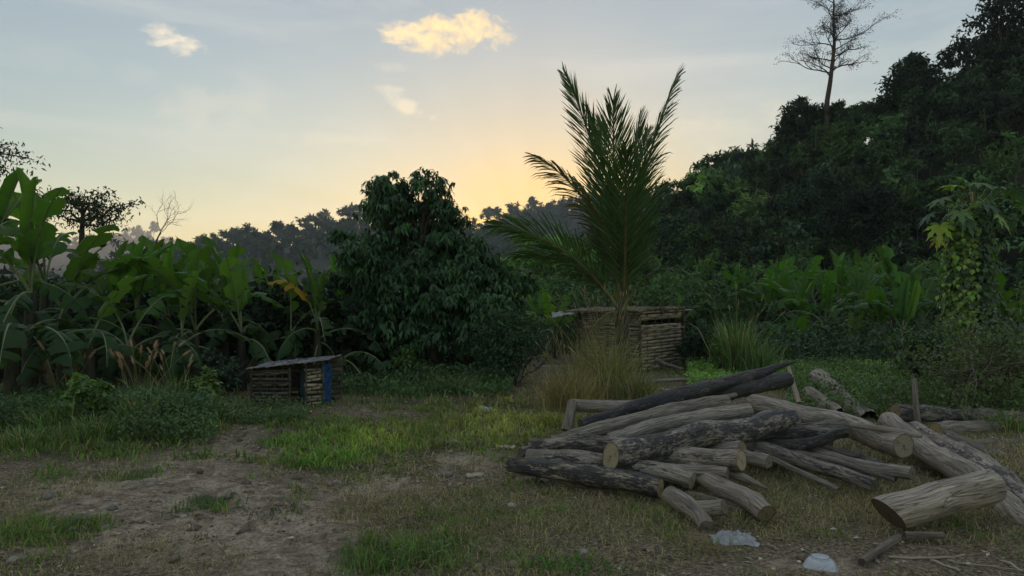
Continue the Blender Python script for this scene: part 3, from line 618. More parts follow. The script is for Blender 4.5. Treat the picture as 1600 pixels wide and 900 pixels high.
def sparse_tree(name, label, Y, base_px, path_px, r, boughs, seed, ground, leafn, ls, col, group=None, twist=.22, depth=2):
    """a tall open tree: trunk through pixel points, boughs given as (t, dx, dz, length)"""
    rng = np.random.default_rng(seed); p = P(base_px[0], base_px[1], Y); root = Vector((p.x, Y, ground)); t = tree_thing(name, root, label, 'tree', group)
    path = np.array([[0, 0, 0]] + [np.array(P(x, y, Y) - root) for x, y in path_px]); m = len(path); s = np.linspace(0, 1, m); ss = np.linspace(0, 1, 24)
    path = np.stack([np.interp(ss, s, path[:, i]) for i in range(3)], 1); mb = MB(); V, Fs, uv = tube(path, np.linspace(r, r * .22, 24), 8); mb.add(V, Fs, uv=uv); mb.put('trunk', M_TRUNK, t)
    bm = MB(); tips = []
    for (tt, dx, dy, dz, ln) in boughs:
        b = np.array([np.interp(tt, ss, path[:, i]) for i in range(3)]); grow(bm, tips, rng, b, unit(np.array([dx, dy, dz], float)), ln, r * .30 * (1.1 - tt * .6), depth, 5, twist, (3, 4), .5, .6, .02, 5, .25, .45)
    tag(bm.put('boughs', M_TRUNK, t), kind='stuff')
    if leafn:
        tp = np.array([q[0] for q in tips]); i = rng.integers(0, len(tp), leafn); pp = tp[i] + rng.normal(0, 1, (leafn, 3)) * np.array([.4, .4, .2]) * (ls * 3)
        cm = MB(); cm.add(*leaves(pp, unit(rng.normal(0, 1, (leafn, 3)) * [1, 1, .4]), unit(rng.normal(0, .4, (leafn, 3)) + [0, 0, 1]), rng.uniform(.6, 1.2, leafn) * ls, ls * .4, jit(rng, col, leafn, .3, .1), .2, simple=True)); tag(cm.put('crown', M_FOREST, t, smooth=False), kind='stuff')
    return t
rb = np.random.default_rng(77)
bl = []
for k in range(24):
    tt = .30 + .68 * k / 23; sgn = 1 if k % 2 else -1; low = (tt < .62)
    ln = (2.0 if low else 1.75) * rb.uniform(.75, 1.15) * (1.0 if tt < .9 else .7)
    bl.append((tt, sgn * rb.uniform(.6, 1), rb.uniform(-.7, .7), rb.uniform(.25, .8) if not low else rb.uniform(.4, .9), ln))
bl.append((.60, 1, .1, .12, 2.9)); bl.append((.33, -1, 0, .30, 2.6)); bl.append((.36, 1, .1, .35, 2.6))
sparse_tree('tall_tree', 'tall slender tree with thin open layered boughs standing above the slope', 66, (1290, 180), [(1292, 160), (1297, 130), (1300, 105), (1303, 78), (1304, 60), (1302, 35), (1303, 10), (1302, -30)], .26, bl, 51, slope_z(1290, 66) , 6500, .16, (.024, .032, .022))
sparse_tree('bare_tree', 'leafless pale tree with twisted boughs above the banana plants', 34, (243, 440), [(243, 400), (245, 375), (252, 360)], .09, [(.75, 1, 0, .9, 1.2), (.9, .7, .1, 1.2, 1.4), (.98, -.5, 0, 1.0, 1.2), (.97, .2, 0, 1, 1.2)], 53, 0, 0, .1, (1, 1, 1), twist=.3, depth=2)
# spreading tree behind the bananas
def spreading_tree(name, label, Y, base, trunk_px, boughs, seed, leafn, ls):
    rng = np.random.default_rng(seed); p = P(base[0], base[1], Y); root = Vector((p.x, Y, gz(p.x, Y))); t = tree_thing(name, root, label, 'tree')
    path = np.array([[0, 0, 0]] + [np.array(P(x, y, Y) - root) for x, y in trunk_px]); mb = MB(); V, Fs, uv = tube(path, np.linspace(.16, .06, len(path)), 8); mb.add(V, Fs, uv=uv); mb.put('trunk', M_TRUNK, t)
    bm = MB(); cm = MB()
    for pts in boughs:
        q = np.array([np.array(P(x, y, Y + dy) - root) for x, y, dy in pts]); s = np.linspace(0, 1, len(q)); ss = np.linspace(0, 1, 10); q = np.stack([np.interp(ss, s, q[:, i]) for i in range(3)], 1); q[1:-1] += rng.normal(0, .04, (8, 3))
        V, Fs, uv = tube(q, np.linspace(.05, .012, 10), 5); bm.add(V, Fs, uv=uv)
        n = leafn; a = rng.uniform(.22, 1.03, n); b = np.stack([np.interp(a, ss, q[:, i]) for i in range(3)], 1)
        k = rng.integers(0, 14, n); kd = rng.normal(0, 1, (14, 3)) * [.4, .6, .22]; b = b + kd[k] * (1.15 - a * .7)[:, None] + rng.normal(0, .09, (n, 3))
        cm.add(*leaves(b, unit(rng.normal(0, .8, (n, 3)) + [0, 0, -.4]), unit(rng.normal(0, .5, (n, 3)) + [0, 0, 1]), rng.uniform(.7, 1.3, n) * ls, ls * .34, jit(rng, (.02, .034, .016), n, .3, .1), .3, simple=True))
    tag(bm.put('boughs', M_TRUNK, t), kind='stuff'); tag(cm.put('crown', M_FOREST, t, smooth=False), kind='stuff')
spreading_tree('spreading_tree', 'dark spreading tree with flat boughs behind the banana plants', 27, (128, 480), [(128, 400), (128, 360), (130, 330)],
    [[(128, 350, 0), (165, 330, .3), (212, 315, .4)], [(128, 345, 0), (95, 325, -.3), (60, 296, -.3)], [(129, 335, 0), (110, 312, .5), (85, 295, .8)], [(130, 330, 0), (145, 312, -.4), (165, 302, -.8)], [(130, 335, 0), (125, 315, 0), (112, 302, 0)],
     [(128, 345, 0), (160, 340, .8), (190, 325, 1.2)], [(129, 350, 0), (100, 338, 1), (72, 320, 1.5)], [(128, 352, 0), (150, 352, -1), (175, 345, -1.4)], [(129, 340, 0), (140, 325, 1), (150, 315, 1.6)]], 54, 170, .19)
spreading_tree('overhanging_tree', 'tree at the far left edge with leafy bough ends over the bananas', 24, (-120, 500), [(-115, 380), (-105, 300), (-100, 260)],
    [[(-100, 270, 0), (-40, 245, .2), (6, 240, .3), (54, 250, .2)], [(-100, 265, 0), (-40, 232, .2), (22, 224, .3)], [(-100, 275, 0), (-40, 262, .2), (14, 264, .3)], [(-100, 260, 0), (-60, 215, 0), (-20, 190, 0)], [(-100, 300, 0), (-50, 305, .3), (22, 318, .5)]], 55, 170, .17)
# trees one can tell apart on the far ridges
rr = np.random.default_rng(61)
for k, (x, y, w, h, Y, hill, lab) in enumerate((
        (372, 362, 13, 11, 172, H_MID, 'feathery tree at the low end of the middle hill ridge'), (392, 356, 9, 13, 171, H_MID, 'second ridge tree from the low end of the middle hill'), (433, 350, 11, 10, 170, H_MID, 'umbrella-shaped tree on the middle hill ridge'),
        (410, 364, 10, 9, 171, H_MID, 'small round tree left of the umbrella-shaped ridge tree'), (452, 354, 8, 10, 170, H_MID, 'narrow tree right of the umbrella-shaped ridge tree'), (484, 340, 14, 15, 169, H_MID, 'largest tree on the middle hill ridge, with an open crown'),
        (505, 334, 13, 13, 169, H_MID, 'ridge tree next to the largest one towards the leafy fruit tree'), (545, 322, 18, 9, 170, H_MID, 'broad low tree on the ridge beside the fruit tree top'),
        (240, 348, 9, 9, 319, H_BACK, 'lone tree on top of the farthest hill'), (213, 354, 7, 7, 319, H_BACK, 'tiny tree left of the farthest hill top'),
        (761, 326, 8, 9, 229, H_EAST, 'leftmost of the little trees along the sunset ridge'), (776, 325, 7, 8, 229, H_EAST, 'second little tree along the sunset ridge'), (802, 320, 10, 8, 229, H_EAST, 'round-crowned tree on the sunset ridge left of the palm'), (834, 308, 8, 7, 229, H_EAST, 'open little tree on the sunset ridge beside the palm frond'))):
    Y *= HK; X = (x - 800) / F_PX * Y; z = float(hill.z(X, Y)) - 1
    leafy_tree('ridge_tree', lab, [(x + rr.uniform(-.6, .6) * w, y + rr.uniform(-.3, 1.0) * h + 3, max(2.6, w * rr.uniform(.22, .42))) for _ in range(10)], Y, (x, 400), 420, (.5 + Y / HK * .0022) * HK, (.03, .042, .026), 62 + k, .35, 'trees along the far ridges', z, dz=4)

# ------------------------------------------------------------------ banana plants
def banana_leaf(L, W, e0, e1, fold, tear, seed, curve=1.3, twist=0.0, pet=0.22, crumple=0.0):
    """one leaf in its own frame: stalk from the origin, rising along +X; returns blade and midrib meshes"""
    rng = np.random.default_rng(seed); n = 24; npet = 4; s_all = np.concatenate([np.linspace(0, pet, npet, endpoint=False), np.linspace(pet, 1, n + 1)])
    t = np.linspace(0, 1, 60); e = np.radians(e0 + (e1 - e0) * t ** curve); side = np.cumsum(np.cumsum(rng.normal(0, .012, 60))) / 60 * .6
    x = np.concatenate([[0], np.cumsum(np.cos(e[:-1]) / 59)]) * L; z = np.concatenate([[0], np.cumsum(np.sin(e[:-1]) / 59)]) * L
    cp = np.stack([np.interp(s_all, t, x), np.interp(s_all, t, side) * L, np.interp(s_all, t, z)], 1); ee = np.interp(s_all, t, e)
    T = np.stack([np.cos(ee), np.zeros_like(ee), np.sin(ee)], 1); Nn = np.stack([-np.sin(ee), np.zeros_like(ee), np.cos(ee)], 1)
    mb = MB(); k0 = npet; sb = np.linspace(0, 1, n + 1)
    w = W * .5 * np.minimum(1, (sb / .13 + .02) ** .7) * np.minimum(1, ((1 - sb) / .22 + .004) ** .62)
    def at(s, arr): return np.stack([np.interp(s, sb, arr[k0:, i]) for i in range(3)], -1)
    for sg in (-1, 1):
        b = [0]
        while b[-1] < n:
            b.append(min(n, b[-1] + (int(rng.integers(2, 5)) if rng.random() < tear else int(rng.integers(5, 12)))))
        for k in range(len(b) - 1):
            ii = np.arange(b[k], b[k + 1] + 1); sc_ = (sb[ii[0]] + sb[ii[-1]]) / 2; sh = rng.uniform(.25, .6) if tear > .05 and len(b) > 3 else 0
            if rng.random() < .10 * tear and k > 1: continue
            fd = fold + rng.normal(0, .24) * tear * 2.2; lag = rng.normal(0, .02) * tear * 2 + .06; rows = []
            for q, (lat, df) in enumerate(((0, 0), (.34, .05), (.7, -.10), (1.0, -.34))):
                s2 = np.clip(sb[ii] + sh * lat * (sc_ - sb[ii]) + lag * lat * (.4 if q else 0), 0, 1); c = at(s2, cp); nn = unit(at(s2, Nn)); f = fd + df + twist * sg
                ww = w[ii] * lat * (1 - rng.uniform(0, .16, len(ii)) * (tear > .3) * (q == 3))
                v = c + (np.array([[0, sg * math.cos(f), 0]]) + nn * math.sin(f)) * ww[:, None] + rng.normal(0, 1, c.shape) * (.004 + crumple * W) * lat
                rows.append(v)
            m = len(ii); V = np.concatenate(rows); uv = np.concatenate([np.stack([sb[ii] * L, np.full(m, sg * lt * W * .5)], 1) for lt in (0, .34, .7, 1)]); Q = []
            for r in range(3):
                a = np.arange(m - 1) + r * m; q = np.stack([a, a + 1, a + 1 + m, a + m], 1); Q.append(q if sg < 0 else q[:, ::-1])
            mb.add(V, [np.concatenate(Q)], uv=uv)
    rib = MB(); V, Fs, uv = tube(cp - Nn * .006, np.linspace(.024, .004, len(cp)) * (L / 1.8), 5); rib.add(V, Fs, uv=uv)
    return mb.mesh('leaf', M_BANANA), rib.mesh('midrib', M_RIB)
LEAFLIB = {'erect': [banana_leaf(1.75, .44, 88, 66, .75, .1, 1), banana_leaf(1.7, .46, 86, 52, .5, .35, 2), banana_leaf(1.7, .40, 87, 74, .95, .05, 3), banana_leaf(1.65, .48, 84, 40, .4, .5, 4), banana_leaf(1.6, .44, 82, 48, .55, .8, 18)],
           'arch': [banana_leaf(1.9, .52, 72, -18, .18, .5, 5), banana_leaf(1.85, .54, 66, -35, .1, .7, 6), banana_leaf(1.8, .50, 70, 5, .25, .35, 7), banana_leaf(1.9, .52, 60, -45, .0, .85, 8), banana_leaf(1.7, .52, 74, 20, .3, .45, 16), banana_leaf(1.8, .5, 66, -10, .2, .9, 17)],
           'droop': [banana_leaf(1.8, .55, 48, -72, -.25, .85, 9, 1.0), banana_leaf(1.75, .52, 40, -80, -.4, .95, 10, .9), banana_leaf(1.8, .54, 52, -62, -.15, .8, 11, 1.0), banana_leaf(1.6, .5, 30, -84, -.5, .7, 12, .8)],
           'dead': [banana_leaf(1.5, .34, 10, -88, -1.1, .9, 13, .45, crumple=.06), banana_leaf(1.4, .30, -10, -89, -1.2, .9, 14, .4, crumple=.08), banana_leaf(1.6, .36, 25, -88, -1.0, .9, 15, .5, crumple=.06)]}
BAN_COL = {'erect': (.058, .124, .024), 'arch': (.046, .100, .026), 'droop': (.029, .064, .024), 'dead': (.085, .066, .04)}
def banana(px, Y, stem, size, plan, label, seed, group, lean=0.0, tint=(1, 1, 1), facing=None):
    """plan: string of e, a, d, x (erect, arching, drooping, dead) or tuples (type, azimuth deg, scale, colour)"""
    rng = np.random.default_rng(seed); X = (px - 800) / F_PX * Y; root = Vector((X, Y, gz(X, Y) - .03)); t = tag(empty('banana_plant', root), label, 'banana plant', group)
    sz = stem * 1.08; path = np.array([[0, 0, 0], [lean * .3, 0, sz * .35], [lean * .7, 0, sz * .7], [lean, 0, sz]]); mb = MB(); V, Fs, uv = tube(path, np.array([.12, .105, .085, .06]) * size, 9, wob=1 + .07 * rng.normal(size=(4, 9))); mb.add(V, Fs, uv=uv); mb.put('pseudostem', M_STEM, t)
    key = {'e': 'erect', 'a': 'arch', 'd': 'droop', 'x': 'dead'}; a0 = rng.uniform(0, 360)
    for i, it in enumerate(plan):
        if isinstance(it, str): kind, az, scl, colr = key[it], a0 + i * 137.5 + rng.uniform(-25, 25), rng.uniform(.85, 1.1), None
        else: kind, az, scl, colr = it
        blade, rib = LEAFLIB[kind][rng.integers(len(LEAFLIB[kind]))]; wd_ = rng.uniform(.75, 1.05)
        zz = sz * (1.0 if kind in ('erect', 'arch') else rng.uniform(.8, .97) if kind == 'droop' else rng.uniform(.62, .9))
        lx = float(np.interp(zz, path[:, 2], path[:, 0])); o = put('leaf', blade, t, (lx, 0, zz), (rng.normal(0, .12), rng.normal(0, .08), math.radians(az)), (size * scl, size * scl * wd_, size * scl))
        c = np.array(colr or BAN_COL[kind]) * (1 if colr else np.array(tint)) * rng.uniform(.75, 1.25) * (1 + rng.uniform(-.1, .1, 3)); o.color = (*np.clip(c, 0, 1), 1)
        r = put('midrib', rib, o)
GL, GR = 'banana plants along the left side of the yard', 'banana plants below the forest slope'
YEL = (.38, .25, .02)
banana(48, 10.6, 1.55, 1.08, [('erect', 80, .95, None), ('erect', 200, 1.0, None), ('erect', 20, .92, None), ('arch', -35, 1, None), ('arch', 250, 1, None), ('droop', -70, 1, None), ('droop', 290, 1.0, None), ('droop', 190, 1, None), 'x', 'x'], 'biggest banana plant at the left edge, its tall upright leaves against the sky', 1, GL)
banana(-20, 11.2, 1.75, 1.08, [('erect', 60, 1.05, None), ('erect', 15, .98, None), ('arch', -50, 1, None), 'a', 'd', 'd', 'x'], 'banana plant cut off by the left edge of the picture', 2, GL)
banana(100, 11.8, 1.25, 1.0, [('arch', 12, 1.1, None), ('erect', 30, .8, None), ('arch', -20, 1.05, None), ('droop', -60, 1.1, None), ('droop', -100, 1, None), 'a', 'd', 'x'], 'banana plant with a long leaf arching right, under the spreading tree', 3, GL)
banana(172, 12.6, 1.2, 1.0, [('erect', 40, .8, None), ('arch', 25, 1, None), ('arch', -40, 1.05, None), ('droop', -65, 1, None), 'd', 'a', 'x', 'x'], 'banana plant with torn drooping leaves below the bare tree', 4, GL)
banana(214, 13.2, 1.15, 1.0, [('erect', 100, .88, None), ('erect', 60, .8, None), ('erect', 10, .85, None), ('arch', -30, 1, None), 'a', 'd', 'x'], 'banana plant with broad bright upright leaves left of the bare tree', 5, GL)
banana(262, 13.6, 1.15, .98, [('erect', 90, .85, None), ('erect', -10, .9, None), 'a', ('arch', 190, 1, None), 'd', 'd', 'x'], 'banana plant with one bright slanting leaf right of the bare tree', 6, GL)
banana(306, 12.6, 1.0, .95, ['e', ('arch', 5, 1, None), 'a', ('droop', -80, 1, None), 'd', 'x', 'x', 'x'], 'banana plant wrapped in dead leaves left of the coop', 7, GL)
banana(352, 13.8, 1.05, .95, ['e', 'e', 'a', 'a', 'd', 'd', 'x'], 'banana plant with a bright double leaf behind the coop', 8, GL)
banana(400, 14.6, 1.0, .9, ['e', 'e', 'a', 'd', 'd', 'x', 'x'], 'banana plant with dry hanging leaves straight behind the coop', 9, GL)
banana(452, 15.2, 1.0, .9, ['e', 'a', 'a', 'd', 'x'], 'low banana plant partly hidden behind the yellow-leaved one', 10, GL)
banana(497, 13.2, .98, .88, [('erect', 180, .95, None), ('erect', 40, .85, None), ('erect', 95, .8, None), ('arch', 165, .95, YEL), ('droop', 5, .95, None), ('droop', -70, .9, None), ('droop', -120, .9, None), 'a', 'x', 'x'], 'banana plant with one yellow withering leaf beside the fruit tree', 11, GL)
banana(535, 12.8, .55, .78, [('droop', -20, .9, None), ('droop', -80, .85, None), ('droop', 200, .8, None), 'd', 'x', 'x'], 'short banana plant with hanging leaves right of the coop', 12, GL)
banana(140, 10.4, .85, .85, ['a', ('droop', -50, 1, None), ('droop', -100, 1, None), 'd', 'x'], 'low banana plant with hanging leaves behind the foxtail grass', 13, GL)
banana(20, 9.8, 1.0, .95, [('droop', -60, 1, None), ('droop', -100, 1.05, None), ('droop', -20, 1, None), 'd', 'd', 'x'], 'banana plant with dark leaves hanging to the weeds at the left edge', 14, GL)
banana(322, 15.5, 1.15, .95, 'eeaadx', 'banana plant in the second row between the bare tree and the coop', 15, GL)
banana(240, 15.8, 1.3, .95, 'eeaadd', 'banana plant in the back row under the bare tree', 16, GL)
banana(425, 16.8, 1.2, .9, 'eeaad', 'banana plant farthest back behind the coop', 17, GL)
for k, (px, Y, st, sz, pl, lab) in enumerate(((378, 12.4, .95, .85, 'eeadd', 'banana plant rising just behind the left end of the coop roof'), (285, 11.8, .85, .85, 'eadddx', 'banana plant with torn low leaves right of the foxtail plumes'), (200, 11.2, .8, .9, 'aadddx', 'banana plant with hanging leaves directly behind the foxtail plumes'), (330, 14.2, 1.2, .9, 'eeeaad', 'banana plant with three upright leaves left of the coop'),
        (455, 13.6, .9, .8, 'eaaddx', 'banana plant with ragged leaves over the coop roof'), (70, 12.4, 1.7, 1.0, 'eeaad', 'banana plant behind the biggest one at the left'), (545, 15.6, 1.0, .85, 'eaadd', 'banana plant half hidden by the fruit tree crown'))):
    banana(px, Y, st, sz, pl, lab, 80 + k, GL)
banana(690, 15.6, .35, .62, [('arch', 10, .9, None), ('arch', 170, .9, None), 'd', 'd', ('erect', 60, .7, None)], 'small banana plant at the foot of the fruit tree', 18, GL)
banana(640, 15.2, .25, .6, [('arch', 190, .9, None), 'a', 'd', 'd'], 'small banana plant with low leaves left of the fruit tree trunk', 19, GL)
banana(868, 19.0, .55, .75, ['e', 'e', ('arch', 170, .9, None), 'a', 'd', 'd'], 'bright young banana plant left of the hut', 20, GR, tint=(1.4, 1.3, 1.0))
banana(838, 20.5, .8, .75, 'eeaad', 'banana plant behind the shrub left of the hut', 21, GR, tint=(1.2, 1.2, 1))
banana(1062, 20.5, .6, .8, ['e', ('arch', 200, 1, None), ('arch', 20, 1, None), 'a', 'd'], 'banana plant just behind the right corner of the hut', 22, GR)
rgt = [(1160, 23, 1.2, .95, 'eeeaad', 'banana plant at the left end of the right-hand thicket'), (1205, 21.5, 1.1, .95, 'eeaaad', 'banana plant behind the tall reed clump, with upright leaves'),
       (1255, 19.5, .8, .95, [('arch', 185, 1.15, None), ('arch', 160, 1.1, None), 'e', 'e', 'a', 'd', ('droop', -90, 1, None)], 'banana plant with a long leaf arching left over the reeds'),
       (1290, 18.2, .95, .9, [('erect', 90, .95, None), ('erect', 100, .85, None), ('erect', 260, .8, None), 'a', 'd', 'x'], 'banana plant with one tall bright narrow leaf in the right-hand thicket'),
       (1310, 23.0, 1.4, .98, 'eeeaadx', 'tall banana plant high in the middle of the right-hand thicket'), (1345, 20.5, 1.1, .95, [('erect', 90, 1, None), 'e', 'e', 'a', 'a', 'd', 'x'], 'banana plant with a single broad upright leaf in the thicket'),
       (1395, 22.0, 1.45, 1.0, [('erect', 95, 1.05, None), ('erect', 200, 1, None), 'e', 'a', 'a', 'd', 'x', 'x'], 'tallest banana plant in the right-hand thicket, left of the vine pillar'), (1375, 17.6, .7, .8, ['e', 'e', ('arch', 170, 1, None), ('arch', 30, .9, None), 'd'], 'low banana plant with drooping torn leaf in front of the thicket'),
       (1410, 17.2, .75, .85, [('erect', 90, .9, (.10, .19, .03)), ('erect', 30, .9, None), ('arch', 15, 1, None), 'e', 'a', 'd'], 'banana plant with light green young leaves near the vine pillar'), (1440, 19.5, .9, .9, ['e', ('arch', 35, 1.1, None), 'a', 'a', 'd'], 'banana plant with a slanting leaf close to the vine pillar'),
       (1480, 21.5, 1.3, .95, 'eaaadx', 'dark banana plant directly behind the vine pillar'), (1225, 24.5, 1.4, 1.0, 'eeaaadx', 'banana plant at the top left of the thicket with dry leaves'),
       (1560, 18.0, 1.2, .95, [('erect', 80, .9, None), 'e', 'a', 'a', 'd'], 'banana plant right of the vine pillar'), (1592, 14.5, .75, .9, [('arch', 160, 1, None), ('arch', 130, 1, None), 'e', 'a', 'd'], 'banana plant at the right edge with pale slanting leaves'),
       (1330, 17.0, .45, .75, ['a', 'a', 'd', ('erect', 80, .7, (.10, .17, .03)), 'd'], 'small banana plant low at the front of the thicket'), (1240, 17.4, .3, .7, ['a', 'a', 'd', 'd'], 'small banana plant behind the green creepers near the reeds'),
       (1270, 25.5, 1.5, 1.0, 'eeaaad', 'banana plant in the rear row left of the middle of the thicket'), (1355, 26.0, 1.6, 1.0, 'eeaaadx', 'banana plant in the rear row right of the middle of the thicket'), (1530, 24.0, 1.3, 1.0, 'eeaaad', 'banana plant in the rear row behind the vine pillar top')]
for k, (px, Y, st, s, pl, lab) in enumerate(rgt): banana(px, Y, st, s, list(pl) + ['e', 'a', 'd', 'x'], lab, 40 + k, GR, tint=(.8, .88, .85))

# ------------------------------------------------------------------ coconut palm
def palm():
    Y = 14.0; rng = np.random.default_rng(8); b = P(972, 592, Y); root = Vector((b.x, Y, gz(b.x, Y) - .05)); t = tag(empty('coconut_palm', root), 'young coconut palm with tall upright fronds in front of the bamboo hut', 'palm')
    crown = np.array(P(972, 500, Y) - root); mb = MB()
    pth = np.array([[0, 0, 0], [0, 0, .25], [0, 0, .7], crown * .9, crown + [0, 0, .35]]); V, Fs, uv = tube(pth, [.27, .22, .15, .14, .10], 12, wob=1 + .07 * rng.normal(size=(5, 12))); mb.add(V, Fs, uv=uv); mb.put('trunk', M_TRUNK, t)
    def frond(tip, sag, L=None, leaf=.62, dens=90, col=(.046, .086, .030), roll=0.0, start=None, dead=False, tipdrop=.22, ang=(54, 20)):
        s0 = crown + [rng.normal(0, .03), rng.normal(0, .03), .1] if start is None else start; tip = np.array(tip); m = (s0 + tip) / 2 + np.array(sag)
        u = np.linspace(0, 1, 22)[:, None]; pts = (1 - u) ** 2 * s0 + 2 * u * (1 - u) * m + u ** 2 * tip; T, _, _ = frames(pts)
        o_out = unit(np.array([tip[0] - s0[0], tip[1] - s0[1], 0.0]) + 1e-4); side = unit(np.cross(T, np.array([o_out[0], o_out[1], .35]) if abs(T[10][2]) > .75 else np.array([0, 0, 1.0])))
        side = side * math.cos(roll) + np.cross(T, side) * math.sin(roll); nrm = np.cross(side, T); f = MB(); V, Fs, uv = tube(pts, np.linspace(.045, .006, 22), 6); f.add(V, Fs, uv=uv)
        o = f.put('frond', M_PETIOLE, t); lm = MB(); us = np.linspace(.15, .995, dens); idx = us * 21
        def at(a): return np.stack([np.interp(idx, np.arange(22), a[:, i]) for i in range(3)], 1)
        p = at(pts); tt = unit(at(T)); sd = unit(at(side)); nn = unit(at(nrm))
        ln = leaf * (np.sin(np.pi * (us * .76 + .10)) ** .8) * (1 - .45 * us ** 4)
        for sg in (-1, 1):
            a = np.radians(ang[0] + (ang[1] - ang[0]) * us + rng.normal(0, 4.5, dens))[:, None]; d = unit(tt * np.cos(a) + sd * sg * np.sin(a) + nn * (.15 + rng.normal(0, .07, (dens, 1))))
            l = (ln * rng.uniform(.72, 1.12, dens))[:, None]; hang = np.array([[0, 0, -1.0]]); q = (tipdrop + rng.uniform(-.06, .12, (dens, 1)))
            p1 = p + d * l * .5 + hang * l * q * .15; p2 = p + d * l * .82 + hang * l * q * .5; p3 = p + d * l + hang * l * q; ws = unit(np.cross(d, nn + rng.normal(0, .5, (dens, 3)))) * .0112
            lv = np.stack([p - ws * .5, p + ws * .5, p1 + ws * 1.25, p1 - ws * 1.25, p2 + ws * .8, p2 - ws * .8, p3], 1); k = np.arange(dens)[:, None] * 7
            c = jit(rng, col, dens, .25, .1); lm.add(lv.reshape(-1, 3), [np.concatenate([k + [[0, 1, 2, 3]], k + [[3, 2, 4, 5]]]), k + [[5, 4, 6]]], np.repeat(c, 7, 0))
        tag(lm.put('leaflets', M_LEAF, o, smooth=False), kind='stuff')
    W = lambda x, y, dy=0: np.array(P(x, y, Y + dy) - root)
    UP = dict(tipdrop=-.05, ang=(52, 17))
    frond(W(884, 118, .4), (.34, 0, .40), leaf=1.0, roll=.95, **UP)
    frond(W(958, 156, -.7), (-.02, .2, .3), leaf=1.05, **UP)
    frond(W(940, 190, 1.3), (.1, 0, .4), leaf=1.0, roll=.3, **UP)
    frond(W(920, 172, .2), (.22, 0, .4), leaf=1.0, roll=.5, **UP)
    frond(W(1000, 180, .2), (-.05, 0, .4), leaf=1.0, roll=-.2, **UP)
    frond(W(1060, 114, .2), (-.44, 0, .0), leaf=1.0, roll=-.75, tipdrop=.12, ang=(60, 14))
    frond(W(1012, 205, 1.2), (-.1, 0, .45), leaf=1.0, roll=-.3, **UP)
    frond(W(980, 235, -1.3), (.03, .2, .4), leaf=1.0, **UP)
    frond(W(1030, 290, .9), (-.15, 0, .55), leaf=1.05, tipdrop=.22, roll=-.55)
    frond(W(900, 280, 1.3), (.2, 0, .5), leaf=1.0, tipdrop=.2, roll=.5)
    frond(W(832, 243, -.2), (.55, 0, .85), leaf=.85, col=(.10, .08, .035), tipdrop=.28, roll=.45, dens=70)  # orange glow of backlight put into this frond's leaflet colour
    frond(W(772, 352, .2), (.30, 0, .70), leaf=1.2, tipdrop=.25, col=(.060, .110, .036), roll=.55)
    frond(W(806, 400, 1.0), (.25, 0, .72), leaf=1.05, tipdrop=.3, col=(.055, .100, .034), roll=.4)
    frond(W(1075, 430, -.3), (-.1, 0, .8), leaf=.6, tipdrop=.5, dens=60)
    frond(W(905, 552, -.4), (.05, 0, .60), leaf=.32, col=(.12, .11, .05), tipdrop=.8, dens=36)
palm()

# ------------------------------------------------------------------ woven huts
def woven(parent, A, B, z0, z1a, z1b, rows, stakes, mat, seed, th=.012, name='slat', gapz=.82, tilt=0.0, stake_r=.012, skip=()):
    """woven wall from A to B (xy, local): strips each passing before and behind the stakes"""
    rng = np.random.default_rng(seed); A = np.array(A, float); B = np.array(B, float); d = B - A; L = np.linalg.norm(d); d /= L; nrm = np.array([d[1], -d[0]]); u = np.linspace(0, 1, stakes)
    for k in range(stakes):
        p = A + d * L * u[k]; zt = z1a + (z1b - z1a) * u[k]; V, Fs, uv = tube(np.array([[p[0], p[1], z0 - .02], [p[0] + rng.normal(0, .006), p[1], (z0 + zt) / 2], [p[0], p[1], zt + rng.uniform(0, .04)]]), stake_r, 5, cap=True)
        mb = MB(); mb.add(V, Fs, uv=uv); mb.put('stake', M_BAMBOO_DK, parent)
    uu = np.linspace(0, 1, (stakes - 1) * 3 + 1)
    for r in range(rows):
        if r in skip: continue
        ph = r % 2; off = np.cos(np.pi * uu * (stakes - 1) + np.pi * ph) * (stake_r + th * .8) + rng.normal(0, .002, len(uu)); f0 = r / rows; hgt_ = (z1a - z0) / rows * gapz * rng.uniform(.82, 1.12)
        zc = z0 + (np.array(z1a) + (z1b - z1a) * uu - z0) * (f0 + .5 / rows) + rng.normal(0, .006) + np.linspace(0, rng.normal(0, .012), len(uu)) + tilt * uu
        e0, e1 = rng.uniform(-.03, .01) / L, 1 + rng.uniform(-.01, .03) / L; ue = e0 + (e1 - e0) * uu; P2 = A + d * L * ue[:, None] + nrm * off[:, None]
        fr = np.concatenate([P2 + nrm * th * .5, (zc - hgt_ / 2)[:, None]], 1); frt = fr.copy(); frt[:, 2] += hgt_ * rng.uniform(.94, 1.05, len(uu)); bk = fr.copy(); bk[:, :2] -= nrm * th; bkt = frt.copy(); bkt[:, :2] -= nrm * th
        m = len(uu); V = np.concatenate([fr, frt, bkt, bk]); a = np.arange(m - 1); Q = np.concatenate([np.stack([a + i * m, a + 1 + i * m, a + 1 + ((i + 1) % 4) * m, a + ((i + 1) % 4) * m], 1) for i in range(4)] + [np.array([[0, m, 2 * m, 3 * m], [m - 1, 4 * m - 1, 3 * m - 1, 2 * m - 1]])])
        put(name, new_mesh(name, V, [Q], mat, smooth=False), parent)
def bar(parent, name, a, b, r, mat, n=6, bend=.0, seed=0):
    rng = np.random.default_rng(seed); a = np.array(a, float); b = np.array(b, float); u = np.linspace(0, 1, 7)[:, None]; pts = a + (b - a) * u; pts[1:-1] += rng.normal(0, 1, (5, 3)) * bend
    mb = MB(); V, Fs, uv = tube(pts, np.linspace(r, r * .8, 7), n, cap=True); mb.add(V, Fs, uv=uv); return mb.put(name, mat, parent)
